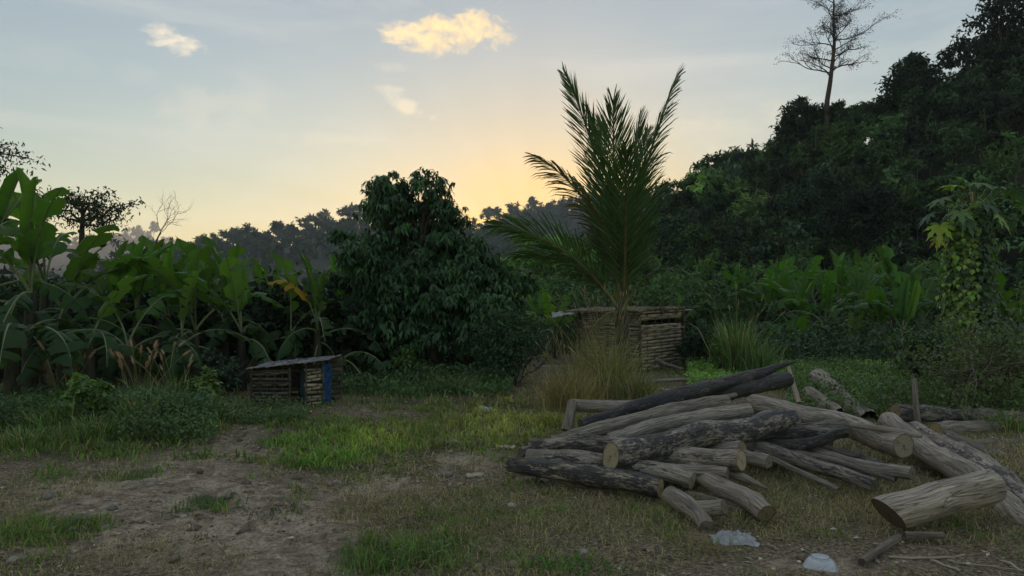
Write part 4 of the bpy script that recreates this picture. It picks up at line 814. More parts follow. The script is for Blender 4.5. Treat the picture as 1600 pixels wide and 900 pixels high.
def sheet(parent, name, quad, mat, th=.012, n=8, wave=.01, seed=0, ragged=.0):
    """a thin wavy sheet between four corners a, b, c, d"""
    rng = np.random.default_rng(seed); a, b, c, d = [np.array(q, float) for q in quad]; u, v = np.meshgrid(np.linspace(0, 1, n), np.linspace(0, 1, n)); u = u[..., None]; v = v[..., None]
    S = a * (1 - u) * (1 - v) + b * u * (1 - v) + c * u * v + d * (1 - u) * v; nm = np.cross(b - a, d - a); nm /= np.linalg.norm(nm); S = S + nm * rng.normal(0, wave, (n, n, 1))
    if ragged: S[0] += (a - d) / np.linalg.norm(a - d) * rng.uniform(0, ragged, (n, 1))
    T_ = (S + nm * th).reshape(-1, 3); S = S.reshape(-1, 3); i = np.arange(n - 1)[:, None] * n; j = np.arange(n - 1)[None]; q = np.stack([i + j, i + j + 1, i + n + j + 1, i + n + j], -1).reshape(-1, 4); N2 = n * n
    rim = np.concatenate([np.arange(n), n * np.arange(1, n) + n - 1, (n * (n - 1) + np.arange(n - 1))[::-1], (n * np.arange(1, n - 1))[::-1]]); r2 = np.roll(rim, -1); edge = np.stack([rim, r2, r2 + N2, rim + N2], 1)
    return put(name, new_mesh(name, np.concatenate([S, T_]), [np.concatenate([q[:, ::-1], q + N2, edge])], mat, smooth=False), parent)

def hut():
    c = G(1000, 583); root = Vector((c.x, c.y, c.z)); t = tag(empty('bamboo_hut', root), 'woven bamboo hut with a ragged thatched roof behind the coconut palm', 'hut')
    B = P(1066, 572, 17.2) - root; A = P(905, 572, 17.3) - root; D = A + B; ht = 1.22
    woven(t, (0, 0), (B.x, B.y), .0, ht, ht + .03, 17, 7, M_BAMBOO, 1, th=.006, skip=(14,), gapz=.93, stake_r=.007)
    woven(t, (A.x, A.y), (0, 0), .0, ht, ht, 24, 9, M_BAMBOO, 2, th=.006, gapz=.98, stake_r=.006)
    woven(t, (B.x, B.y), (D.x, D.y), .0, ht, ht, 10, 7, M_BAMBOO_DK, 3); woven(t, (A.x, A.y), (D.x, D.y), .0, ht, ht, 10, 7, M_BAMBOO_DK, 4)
    for (x, y), h in (((0, -.03), 1.34), ((B.x + .04, B.y - .03), 1.42), ((A.x - .03, A.y - .03), 1.3), ((D.x, D.y), 1.4)): bar(t, 'post', (x, y, -.1), (x, y, h), .035, M_BAMBOO_DK, 7, .008, int(h * 100))
    n = Vector((B.y, -B.x, 0)).normalized() * .06; bar(t, 'rail', (n.x * 1.2, n.y * 1.2, .86), (B.x + n.x, B.y + n.y, .90), .022, M_BAMBOO, 6, .004, 4)
    bar(t, 'rail', (n.x - .05, n.y, ht + .04), (B.x * 1.18 + n.x, B.y * 1.18 + n.y, ht + .08), .024, M_BAMBOO, 6, .004, 5); bar(t, 'rail', (-.03, -.07, ht + .02), (A.x - .05, A.y - .07, ht + .03), .022, M_BAMBOO, 6, .004, 6)
    rng = np.random.default_rng(4); e = Vector((-.25, -.18, 0)); up = Vector((0, 0, 1))
    k = 9
    for i in range(k):                                                   # thatch courses of the roof, running over the hut from left to right
        f0, f1 = i / k - .02, (i + 1) / k + .03; a = A * 1.22 + (D - A) * f0; b = B * -.02 + B * f0 * 1.0; z0 = ht + .05 + .03 * i / k + rng.normal(0, .008)
        q0 = A * 1.25 + B * f0; q1 = B * f0 - A * .05; q2 = B * f1 - A * .05; q3 = A * 1.25 + B * f1
        sheet(t, 'thatch', [(q0.x, q0.y, z0 - .02), (q1.x, q1.y, z0 + .02), (q2.x, q2.y, z0 + .05), (q3.x, q3.y, z0 + .01)], M_THATCH, .03, 9, .018, i, .1)
    q = A * 1.0; sheet(t, 'eave_sheet', [(q.x - .65, q.y - .25, ht - .10), (q.x + .1, q.y - .12, ht + .04), (q.x + .15, q.y + 1.0, ht + .08), (q.x - .6, q.y + .9, ht)], M_SHEET, .01, 8, .012, 40, .05)
    for k in range(26):                                                  # loose thatch ends along the front edge
        u = rng.random(); p = B * u if rng.random() < .45 else A * u; bar(t, 'thatch_stalk', (p.x, p.y - .05, ht + .06), (p.x + rng.normal(0, .14), p.y - .12, ht + .08 - rng.uniform(-.05, .16)), .006, M_THATCH, 4, .01, 70 + k)
hut()

def coop():
    c = G(393, 642); root = Vector((c.x, c.y, c.z - .01)); t = tag(empty('bamboo_coop', root), 'small low bamboo coop with a slanting grey roof and blue tarp', 'coop'); t.scale = (.87, .93, 1.08)
    w = .62; dp = .75; R = (.86, .06); E = (1.08, .26); zl, zm, zr = .50, .515, .53
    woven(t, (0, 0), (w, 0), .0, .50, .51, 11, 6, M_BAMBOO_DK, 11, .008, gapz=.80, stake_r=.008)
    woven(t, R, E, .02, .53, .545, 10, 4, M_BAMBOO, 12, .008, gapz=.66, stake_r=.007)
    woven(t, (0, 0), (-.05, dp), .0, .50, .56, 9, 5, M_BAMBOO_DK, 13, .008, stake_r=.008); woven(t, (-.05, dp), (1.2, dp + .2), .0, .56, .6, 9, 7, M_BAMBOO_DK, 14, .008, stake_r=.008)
    for k, (x, y, h) in enumerate(((0, -.02, .53), (w, -.02, .54), (R[0], R[1] - .02, .55), (E[0], E[1] - .02, .57), (-.05, dp, .6), (1.2, dp + .2, .64))): bar(t, 'post', (x, y, -.05), (x, y, h), .017, M_BAMBOO_DK, 6, .003, 20 + k)
    bar(t, 'rail', (-.04, -.03, .49), (w + .02, -.03, .505), .010, M_BAMBOO_DK, 5, .003, 30)
    # blue tarp: creased curtain round the right corner and inside the doorway
    def tarp(name, p0, p1, z0, z1, seed, amp, mat=M_TARP):
        rng = np.random.default_rng(seed); n, m = 26, 18; u, v = np.meshgrid(np.linspace(0, 1, n), np.linspace(0, 1, m)); p0 = np.array(p0); p1 = np.array(p1); d = (p1 - p0); nr = np.array([d[1], -d[0]]) / np.linalg.norm(d)
        f = amp * (np.sin(u * 23 + 5 * v + rng.uniform(0, 6)) * .5 + (fbm(u * 7 + v * 5, v * 6 - u * 2, seed, 3) - .5) * 2.2); X = p0[0] + d[0] * u + nr[0] * f; Yv = p0[1] + d[1] * u + nr[1] * f; Z = z0 + (z1 - z0) * v + .012 * np.sin(u * 17) * (v < .1)
        S = np.stack([X, Yv, Z], -1).reshape(-1, 3); i = np.arange(m - 1)[:, None] * n; j = np.arange(n - 1)[None]; q = np.stack([i + j, i + j + 1, i + n + j + 1, i + n + j], -1).reshape(-1, 4)
        B_ = S.copy(); B_[:, :2] -= nr * .004; return put(name, new_mesh(name, np.concatenate([S, B_]), [np.concatenate([q, q[:, ::-1] + n * m])], mat), t)
    tarp('tarp', (E[0] + .005, E[1] - .04), (1.13, .60), .02, .56, 3, .03); tarp('tarp', (w + .03, .36), (.84, .30), .03, .40, 4, .02, M_DARK); tarp('tarp', (.74, .16), (.90, .10), -.02, .50, 5, .02, M_DARK)
    for i in range(7):                                                   # overlapping grey roof sheets
        x0 = -.06 + i * .178; x1 = x0 + .20; rise = .085
        z = lambda x: .525 + rise * (x / 1.2)
        sheet(t, 'roof_sheet', [(x0, -.10 + .10 * i / 7, z(x0) + .002 * i), (x1, -.10 + .10 * (i + 1) / 7, z(x1) + .002 * i + .004), (x1, dp + .25, z(x1) + .02), (x0, dp + .2, z(x0) + .012)], M_SHEET, .010, 7, .006, 50 + i, .03)
coop()

# ------------------------------------------------------------------ logs
def cut_face(center, T, A, B, ring, name, parent, color, tilt=None):
    n = len(ring); rr = np.linspace(0, 1, 5)[1:]; V = [center]; uv = [[0, 0]]
    for r in rr:
        for k, q in enumerate(ring):
            V.append(center + (q - center) * r); a = 2 * math.pi * k / n; uv.append([r * math.cos(a), r * math.sin(a)])
    V = np.array(V); rng = np.random.default_rng(n + len(name)); V[1:-n] += T * rng.normal(0, .0022, (len(V) - 1 - n, 1)); V[0] += T * .001; j = np.arange(n); F3 = np.stack([np.zeros(n, int), 1 + j, 1 + (j + 1) % n], 1)
    F4 = np.concatenate([np.stack([1 + i * n + j, 1 + (i + 1) * n + j, 1 + (i + 1) * n + (j + 1) % n, 1 + i * n + (j + 1) % n], 1) for i in range(3)])
    o = put(name, new_mesh(name, V, [F3, F4], M_CUT, uv=np.array(uv)), parent); o.color = (*color, 1); return o
def log(name, label, pts, radii, char=.3, pale=.5, warm=.4, seed=0, ends=((.36, .29, .18), (.36, .29, .18)), rough=.05, knots=2, slant=(0, 0), branch=None, group='logs in the heap', cat='log', seg=26):
    """pts: (px, py, Y) control points along the log's axis; radii in metres"""
    rng = np.random.default_rng(seed); W = np.array([np.array(P(*q)) for q in pts]); root = Vector(W.mean(0)); root.z = min(W[:, 2]) - max(radii)
    t = tag(empty(name, root), label, cat, group); W = W - np.array(root)
    def body(W, radii, parent, ends, slant, nm):
        m = len(W); s = np.concatenate([[0], np.cumsum(np.linalg.norm(np.diff(W, axis=0), axis=1))]); L = s[-1]; k = int(np.clip(L / .035, 14, 80)); ss = np.linspace(0, L, k)
        if m > 2:                                                        # smooth the control polygon
            fine = np.stack([np.interp(ss, s, W[:, i]) for i in range(3)], 1)
            for _ in range(int(k / 5)): fine[1:-1] = .25 * fine[:-2] + .5 * fine[1:-1] + .25 * fine[2:]
        else: fine = np.stack([np.interp(ss, s, W[:, i]) for i in range(3)], 1)
        rad = np.interp(ss, np.linspace(0, L, len(radii)), radii); fine = fine + np.stack([(fbm(ss * 2.2 + 11 * i, ss * 0, seed + i, 2) - .5) * rad.mean() * .7 for i in range(3)], 1)
        an = np.linspace(0, 2 * np.pi, seg, endpoint=False); U, Vv = np.meshgrid(ss, an, indexing='ij'); cx, sx = np.cos(Vv), np.sin(Vv)
        rg_ = rough * 1.5 + .02
        rad = rad * (1 + .22 * (fbm(ss * 1.6 + seed, ss * 0, seed + 3, 2) - .5))
        wob = 1 + rg_ * 2.4 * (fbm(U * 3 + cx * 1.3 + 40, sx * 1.3 + seed, seed, 3) - .5) + rg_ * 1.4 * (fbm(U * 14 + cx * 5, sx * 5 + U * 2, seed + 5, 3) - .5) + rg_ * .8 * (fbm(Vv * 0 + cx * 8 + U * 1.2, sx * 8, seed + 8, 2) - .5)
        for _ in range(knots):
            ku, ka, kr = rng.uniform(.1, .9) * L, rng.uniform(0, 6.28), rng.uniform(.03, .06); da = np.angle(np.exp(1j * (Vv - ka))) * rad[:, None]; wob = wob + .22 * np.exp(-((U - ku) ** 2 + da ** 2) / kr ** 2) - .16 * np.exp(-((U - ku) ** 2 + da ** 2) / (kr * .4) ** 2)
        wob[0] *= .965; wob[-1] *= .965
        V, Fs, uv = tube(fine, rad, seg, wob=wob); V = V.reshape(k, seg, 3); T, A, B = frames(fine); bg_ = np.minimum(k // 3, 12)
        for e, sl in ((0, slant[0]), (-1, slant[1])):                     # saw cuts that are not square to the axis
            if sl:
                for i in range(bg_):
                    row = i if e == 0 else k - 1 - i; w_ = 1 - i / bg_; V[row] += T[row] * (sl * ((V[row] - fine[row]) @ np.array([0, 0, 1.0]))[:, None]) * w_ * (1 if e else -1)
        o = put(nm, new_mesh(nm, V.reshape(-1, 3), Fs, M_WOOD, uv=uv + np.array([[seed * .7, 0]])), parent); o.color = (char, pale, warm, 1)
        for e, c in ((0, ends[0]), (-1, ends[1])):
            if c is not None: cut_face(V[e].mean(0), T[e], A[e], B[e], V[e], 'cut_end', parent, np.array(c) * rng.uniform(.7, 1.05) * np.array([1, 1, 1.08]))
        return fine
    body(W, radii, t, ends, slant, 'bark')
    if branch:
        bp, br, be = branch; body(np.array([np.array(P(*q)) for q in bp]) - np.array(root), br, t, (None, be), (0, 0), 'branch')
    return t
PALE, TAN, DIM, DRK = (.44, .37, .24), (.34, .26, .14), (.24, .20, .14), (.10, .085, .065)
# the heap, back to front
log('log', 'thick rough-barked log leaning down the back of the heap, away from the bamboo pole', [(1276, 588, 11.4), (1318, 622, 10.2), (1356, 658, 9.2)], [.115, .115, .11], .18, .52, .5, 1, (TAN, None), .12, 4)
log('log', 'short rough grey log beside the thick rough-barked one', [(1260, 611, 10.2), (1310, 648, 9.2)], [.072, .07], .12, .55, .5, 2, (TAN, None), .16, 4)
log('log', 'long blue-black log lying at the back beside the upright stake', [(1398, 645, 9.0), (1500, 648, 9.2), (1640, 656, 9.4)], [.098, .10, .09], .62, .42, .05, 3, (TAN, None), .05)
log('log', 'short log with a yellow cut end under the blue-black log', [(1462, 671, 8.3), (1570, 671, 8.7)], [.10, .095], .12, .32, .3, 4, ((.42, .32, .14), None), .05)
log('log', 'dim log half hidden at the right edge behind the heap', [(1516, 698, 7.9), (1640, 694, 8.0)], [.07, .07], .3, .28, .3, 5, (DIM, None))
log('log', 'thin dark log behind the mottled charred one at the right', [(1480, 680, 7.7), (1578, 722, 7.2)], [.055, .05], .35, .35, .4, 6, (None, DIM))
log('log', 'yellowish stick-like log at the right edge', [(1540, 735, 6.9), (1640, 744, 6.7)], [.04, .045], .05, .62, .8, 7)
log('log', 'grey square-ended log at the far left of the heap top, behind the crooked one', [(893, 632, 8.3), (950, 633, 8.1), (1010, 640, 7.9)], [.070, .072, .07], .1, .42, .25, 8, (DIM, None), .05)
log('wooden_post', 'upright sawn post propped at the left corner of the heap', [(896, 628, 8.15), (886, 674, 8.0)], [.058, .065], .05, .42, .35, 9, (DIM, None), .03, cat='post', slant=(.1, 0), seg=8)
log('log', 'long crooked blackened log with a pointed tip reaching over the back of the heap', [(905, 664, 7.4), (960, 648, 7.6), (1000, 632, 7.8), (1090, 612, 8.1), (1150, 596, 8.4), (1200, 578, 8.7), (1244, 566, 9.0)], [.05, .062, .085, .085, .078, .055, .012], .85, .34, .2, 10, (DRK, None), .10, 4)
log('log', 'blackened log lying under the pointed tip of the crooked one', [(1070, 632, 8.3), (1150, 612, 8.4), (1236, 592, 8.6)], [.085, .088, .082], .92, .3, .2, 11, (DRK, DRK), .10, 4)
log('log', 'grey-brown cracked log along the top of the heap', [(862, 688, 7.0), (960, 664, 7.1), (1060, 641, 7.4), (1136, 630, 7.7)], [.066, .076, .08, .078], .30, .40, .45, 12, (TAN, TAN), .10, 4)
log('log', 'pale log squeezed between the cracked one and the big speckled one', [(950, 690, 6.8), (1060, 656, 7.0), (1170, 640, 7.2)], [.075, .075, .07], .12, .56, .3, 13, (TAN, DIM), .07)
log('log', 'long pale trunk slanting across the right of the heap, sawn end facing us', [(1175, 630, 8.3), (1260, 652, 7.6), (1340, 672, 7.0), (1412, 694, 6.3)], [.105, .11, .108, .103], .26, .58, .4, 14, ((.30, .25, .17), (.33, .28, .19)), .05, 3)
log('log', 'small dark log wedged under the pale trunk', [(1150, 690, 7.0), (1220, 672, 7.0), (1320, 662, 6.9)], [.05, .052, .045], .55, .3, .2, 15, (None, DIM))
log('log', 'dark smooth branch just under the wedged log', [(1140, 690, 6.9), (1230, 678, 6.8), (1325, 676, 6.6)], [.062, .066, .058], .6, .3, .15, 16, (None, DRK))
log('branch_log', 'dark branch with an upturned hooked end in the middle of the heap', [(1130, 712, 6.9), (1220, 700, 6.7), (1290, 690, 6.5), (1305, 676, 6.5), (1326, 673, 6.4)], [.075, .075, .065, .05, .04], .7, .26, .15, 17, (None, DRK), .08)
log('log', 'slim dark log passing under the hooked branch', [(1230, 690, 6.9), (1300, 705, 6.6), (1378, 724, 6.2)], [.045, .042, .038], .55, .3, .2, 18, (None, DIM))
log('log', 'grey log sloping to the grass, right of the longest thin one', [(1230, 695, 6.9), (1320, 722, 6.3), (1428, 741, 5.8)], [.055, .055, .055], .3, .45, .25, 19, (None, DIM), .06)
log('log', 'longest thin dark log sloping down to the grass in the middle', [(1100, 692, 7.0), (1190, 700, 6.6), (1270, 724, 6.2), (1364, 757, 5.7)], [.06, .062, .052, .047], .5, .42, .2, 20, (None, DIM), .06)
log('log', 'thick pale log running out under the short front trunk', [(1388, 664, 7.6), (1450, 704, 6.7), (1510, 746, 6.0), (1620, 835, 5.0)], [.105, .108, .108, .105], .22, .58, .45, 21, (PALE, None), .05, 3)
log('log', 'thick log blotched black and cream at the right edge of the heap', [(1424, 672, 7.7), (1490, 708, 6.8), (1560, 752, 6.0), (1640, 806, 5.3)], [.10, .115, .12, .12], .50, .66, .4, 22, (DRK, None), .05, 3)
log('log', 'log with a sawn disc end peeping out below the big speckled one', [(1060, 704, 6.6), (1160, 702, 6.2)], [.072, .072], .25, .45, .4, 23, (None, TAN), .05)
log('log', 'short stub beside the disc-ended logs', [(1150, 710, 6.25), (1204, 722, 6.0)], [.055, .055], .2, .36, .4, 24, (None, DIM), .12)
log('log', 'thick dark-flecked log with a pale sawn end under the speckled one', [(1015, 708, 6.3), (1100, 716, 6.0), (1162, 722, 5.8)], [.09, .09, .09], .42, .46, .45, 25, (None, PALE), .05)
log('log', 'dark log at the left end of the heap, second from the bottom edge', [(832, 694, 6.9), (900, 695, 6.7), (985, 697, 6.5)], [.075, .078, .075], .55, .40, .4, 26, (DRK, DIM), .10, 4)
log('log_stub', 'short broken stub at the far left of the heap', [(812, 706, 6.75), (845, 700, 6.9)], [.04, .05], .5, .36, .3, 27, (DIM, None), .18)
log('log', 'mottled grey log with a round sawn end passing beneath the speckled one', [(824, 714, 6.5), (890, 716, 6.3), (960, 722, 6.1), (1040, 738, 5.85), (1084, 752, 5.7)], [.068, .075, .078, .075, .068], .46, .55, .3, 28, (TAN, PALE), .06, 3)
log('log', 'big speckled log on top of the heap, black skin flaking off pale wood', [(955, 712, 5.95), (1050, 694, 6.2), (1140, 674, 6.5), (1238, 654, 6.9)], [.112, .115, .112, .105], .66, .62, .2, 29, ((.50, .42, .24), DRK), .05, 3, slant=(-.25, 0))
log('log', 'heavily charred log at the front left corner with tan patches', [(793, 728, 6.3), (860, 736, 6.1), (960, 750, 5.8), (1034, 760, 5.6)], [.055, .082, .088, .086], .72, .58, .65, 30, (None, TAN), .08, 4)
log('log', 'pale cracked log pointing towards us from under the heap, sawn end tilted', [(1060, 722, 6.2), (1130, 764, 5.6), (1200, 803, 5.05)], [.075, .074, .070], .10, .52, .5, 31, (None, (.30, .24, .14)), .07, 3, slant=(0, .25))
log('splintered_wood', 'splintered pale strip of wood over the grass beside the pale cracked log', [(1118, 732, 6.0), (1160, 746, 5.8), (1200, 764, 5.6)], [.03, .03, .008], .05, .6, .7, 32, (None, None), .3, 0, cat='wood')
log('forked_log', 'forked log with two sawn ends lying in front of the heap', [(1043, 771, 5.45), (1075, 790, 5.25), (1094, 806, 5.1), (1103, 824, 4.98)], [.062, .062, .058, .055], .15, .40, .4, 33, (None, DIM), .07, 2, branch=([(1080, 794, 5.22), (1110, 796, 5.12), (1132, 792, 5.05)], [.055, .052, .050], DIM))
log('log', 'dark log in the grass behind the forked one', [(1072, 774, 5.7), (1172, 803, 5.3)], [.045, .045], .4, .3, .3, 34, (None, DRK), .09)
log('log', 'short fat pale trunk lying across the others at the front right', [(1384, 800, 4.92), (1460, 776, 5.02), (1550, 754, 5.2)], [.122, .125, .122], .10, .66, .45, 35, ((.20, .16, .11), (.22, .18, .12)), .035, 5, slant=(.6, .1))
log('pole', 'thin grey pole slanting under the pale trunk to the grass', [(1170, 690, 6.9), (1290, 716, 6.4), (1400, 748, 5.9)], [.03, .028, .024], .2, .5, .3, 51, (None, DIM), .06, 1, cat='pole')
log('pole', 'thin pale pole lying along the back of the heap below the crooked log', [(960, 658, 7.6), (1060, 634, 7.9), (1150, 616, 8.3)], [.03, .03, .026], .1, .6, .4, 52, (DIM, DIM), .06, 1, cat='pole')
log('log', 'dark log end showing between the wedged log and the pale trunk', [(1190, 660, 7.3), (1300, 690, 6.9)], [.06, .06], .45, .36, .3, 53, (None, DIM), .08)
log('pole', 'thin dark pole crossing behind the charred front log', [(840, 722, 6.6), (940, 735, 6.2), (1010, 745, 5.95)], [.03, .03, .028], .5, .36, .3, 54, (DIM, None), .08, 1, cat='pole')
log('log', 'grey log filling the gap under the speckled one', [(985, 728, 6.15), (1080, 735, 5.9), (1140, 742, 5.75)], [.05, .055, .05], .3, .42, .35, 55, (None, DIM), .09)
log('pole', 'thin broken pole pointing right out of the heap over the grass', [(1180, 706, 6.4), (1260, 740, 6.0), (1310, 764, 5.75)], [.026, .026, .02], .3, .46, .3, 56, (None, None), .1, 1, cat='pole')
log('log', 'knotty grey log between the two thick ones at the right edge', [(1500, 700, 7.2), (1600, 770, 6.2)], [.07, .07], .25, .5, .35, 57, (DIM, None), .12, 4)
log('pole', 'pale thin pole resting on the pale trunk near its sawn end', [(1330, 664, 6.75), (1384, 670, 6.5), (1440, 682, 6.3)], [.022, .026, .02], .05, .7, .4, 58, (DIM, None), .1, 0, cat='pole')
log('stick', 'pale peeled stick standing up out of the heap beside the bamboo pole', [(1232, 572, 9.4), (1238, 596, 9.2), (1248, 630, 9.0)], [.016, .028, .034], .0, .98, .75, 36, (None, PALE), .12, 0, cat='stick')
log('bamboo_pole', 'long thin bamboo pole lying behind the heap', [(1000, 597, 13.2), (1150, 589, 13.3), (1298, 580, 13.6)], [.035, .034, .03], .04, .58, .5, 37, (DIM, DIM), .03, 0, cat='pole')
log('split_wood', 'pale split wood on the bare soil behind the heap', [(1028, 608, 11.6), (1080, 616, 11.3)], [.035, .03], .0, .75, .4, 38, (None, DRK), .15, 0, cat='wood')
log('split_wood', 'second pale splinter beside the split wood behind the heap', [(1050, 612, 11.8), (1100, 612, 11.6)], [.025, .025], .0, .66, .4, 39, (None, DIM), .15, 0, cat='wood')
log('stake', 'thin upright wooden stake in front of the blue-black log', [(1427, 590, 8.75), (1430, 628, 8.7), (1436, 672, 8.65)], [.028, .032, .034], .1, .34, .4, 40, (DIM, None), .1, 1, cat='stake')
log('stick', 'stick with a broken end lying below the short fat trunk', [(1346, 878, 4.22), (1404, 838, 4.7)], [.022, .020], .1, .42, .4, 41, (DRK, None), .12, 1, cat='stick')
log('stick', 'short stick in the grass under the fat trunk', [(1412, 834, 4.75), (1472, 836, 4.75)], [.02, .02], .05, .48, .5, 42, (None, DIM), .1, 0, cat='stick')
log('stick', 'short dark stick on the dirt left of the bright grass', [(438, 703, 7.5), (458, 714, 7.2)], [.02, .02], .3, .3, .3, 43, (DIM, DIM), .12, 0, cat='stick', group=None)
log('branch', 'crooked dead branch on the soil at the hut corner', [(1025, 562, 15.2), (1048, 572, 14.9), (1068, 577, 14.7)], [.05, .045, .03], .5, .3, .3, 44, (None, None), .12, 1, cat='branch', group=None)
log('fallen_branch', 'thin leaning branch at the foot of the shrub left of the palm', [(732, 590, 12.8), (765, 572, 12.9), (800, 552, 13.0)], [.02, .018, .014], .2, .4, .3, 45, (None, None), .1, 0, cat='branch', group=None)

# ------------------------------------------------------------------ grass, weeds and creepers
def yard_pts(rng, n, x0, x1, y0, y1):
    X = rng.uniform(x0, x1, n); Y = rng.uniform(y0, y1, n); k = np.abs(X) < Y * .76 + .6; return X[k], Y[k]
def build_grass():
    rng = np.random.default_rng(101); short, dry = MB(), MB()
    for n, y0, y1, hs in ((150000, 3.3, 6.2, 1.0), (150000, 6.2, 10.5, 1.05), (90000, 10.5, 17, 1.3)):
        X, Y = yard_pts(rng, n, -y1 * .78, y1 * .78, y0, y1); d, g, yl, px, py = masks(X, Y); nz = fbm(X / .35, Y / .35, 5, 3); nf = fbm(X / .9, Y / .9, 15, 2)
        # green
        cn = fbm(X / .16, Y / .16, 55, 2); p = np.clip(g * 1.15 - .2 - d * .25 + (nz - .5) * 2.0, 0, 1) * (.18 + .82 * sstep(.38, .58, cn)); k = rng.random(len(X)) < p; x, y = X[k], Y[k]; m = k.sum(); b = np.stack([x, y, hgt(x, y)], 1)
        c = jit(rng, (.085, .15, .038), m, .3, .12); yy = np.clip(yl[k] + rng.uniform(-.3, .35, m), 0, 1)[:, None]; c = c * (1 - yy) + jit(rng, (.33, .33, .095), m, .25, .1) * yy; br = (blob(px[k], py[k], 530, 705, 110, 30) > .35)[:, None]; c = np.where(br, c * [1.3, 1.4, 1.05], c); c = c * (.55 + 1.0 * vnoise(x / .1, y / .1, 66))[:, None]
        od = (rng.random(m) < .2)[:, None]; c = np.where(od, jit(rng, (.22, .18, .10), m, .3), c)
        short.add(*blades(b, rng.uniform(0, 6.283, m), rng.uniform(.03, .10, m) * hs * (.5 + .6 * g[k] + 1.3 * np.clip(cn[k] - .4, 0, .5)), rng.uniform(.2, 1.2, m), rng.uniform(.004, .0095, m) * (1 + (y0 > 6) * .7 + (y0 > 10) * .8), c))
        # dry
        q = np.clip(.52 - d * .75 - g * .12 + (nf - .5) * 1.7 + (nz - .5) * .9 + .45 * blob(px, py, 1250, 780, 330, 70) + .25 * blob(px, py, 820, 820, 220, 70), 0, 1) * .62; k = rng.random(len(X)) < q; x, y = X[k], Y[k]; m = k.sum(); b = np.stack([x, y, hgt(x, y)], 1)
        c = jit(rng, (.32, .255, .15), m, .5, .1); gr = (rng.random(m) < .42)[:, None]; c = np.where(gr, jit(rng, (.10, .125, .045), m, .3), c)
        tall = 1 + .9 * blob(px[k], py[k], 1250, 770, 330, 60)
        dry.add(*blades(b, rng.uniform(0, 6.283, m), rng.uniform(.02, .075, m) * tall * hs, rng.uniform(.4, 2.0, m), rng.uniform(.0022, .0055, m) * (1 + (y0 > 6) * .8 + (y0 > 10)), c))
    # coarser tufts with broad blades
    for cx, cy, nn, h, w, colr in ((600, 880, 90, .16, .010, (.10, .16, .05)), (650, 868, 80, .17, .011, (.11, .16, .06)), (560, 895, 60, .13, .009, (.09, .15, .04)), (700, 890, 70, .13, .009, (.12, .15, .05)), (325, 795, 130, .10, .008, (.06, .125, .035)), (425, 806, 60, .07, .007, (.03, .065, .03)), (870, 890, 50, .10, .012, (.06, .15, .03)), (930, 898, 40, .09, .010, (.07, .14, .04)),
                                   (60, 838, 110, .11, .009, (.10, .15, .04)), (120, 835, 80, .08, .008, (.09, .13, .04)), (10, 850, 90, .14, .009, (.13, .16, .05)), (215, 748, 90, .10, .008, (.09, .14, .04)), (90, 750, 100, .12, .009, (.10, .16, .045)), (480, 725, 150, .11, .008, (.11, .21, .04)), (540, 727, 130, .10, .008, (.11, .21, .04)), (590, 705, 120, .10, .008, (.10, .18, .04)), (1110, 858, 110, .13, .006, (.19, .17, .08)), (560, 800, 110, .10, .006, (.15, .135, .06)), (655, 820, 60, .10, .007, (.13, .13, .06)), (470, 690, 120, .10, .008, (.09, .17, .04)), (1010, 790, 90, .12, .006, (.17, .16, .08)), (760, 830, 90, .09, .006, (.17, .15, .075))):
        c0 = G(cx, cy); m = nn; x = c0.x + rng.normal(0, .12, m); y = c0.y + rng.normal(0, .10, m); b = np.stack([x, y, hgt(x, y)], 1)
        short.add(*blades(b, rng.uniform(0, 6.283, m), rng.uniform(.5, 1.1, m) * h, rng.uniform(.3, 1.3, m), rng.uniform(.7, 1.2, m) * w, jit(rng, colr, m, .3, .12)))
    tag(short.put('grass', M_GRASS, smooth=False), 'green grass growing in patches over the yard', 'grass', kind='stuff'); tag(dry.put('dry_grass', M_GRASS, smooth=False), 'short dry straw-coloured grass on the yard', 'grass', kind='stuff')
    # litter: dry leaves, chips and straw
    lm = MB(); X, Y = yard_pts(rng, 42000, -9, 9, 3.3, 11.5); d, g, yl, px, py = masks(X, Y); k = rng.random(len(X)) < np.clip(.28 + .35 * blob(px, py, 760, 715, 110, 30) + .3 * blob(px, py, 1350, 880, 260, 40) - .3 * g + (fbm(X / .6, Y / .6, 40, 2) - .5) * .7, 0, 1); X, Y = X[k], Y[k]; n = len(X)
    c = jit(rng, (.22, .18, .125), n, .5, .1); pl = (rng.random(n) < .10)[:, None]; c = np.where(pl, jit(rng, (.42, .39, .33), n, .2, .05), c)
    dr = rdirs(rng, n, -.1, .35); lm.add(*leaves(np.stack([X, Y, hgt(X, Y) + .006], 1), dr, unit(rng.normal(0, .35, (n, 3)) + [0, 0, 1]), rng.uniform(.02, .075, n), rng.uniform(.004, .03, n), c, .1))
    tag(lm.put('litter', M_DRYLEAF, smooth=False), 'dry leaves, bark chips and straw scattered over the yard', 'litter', kind='stuff')
build_grass()
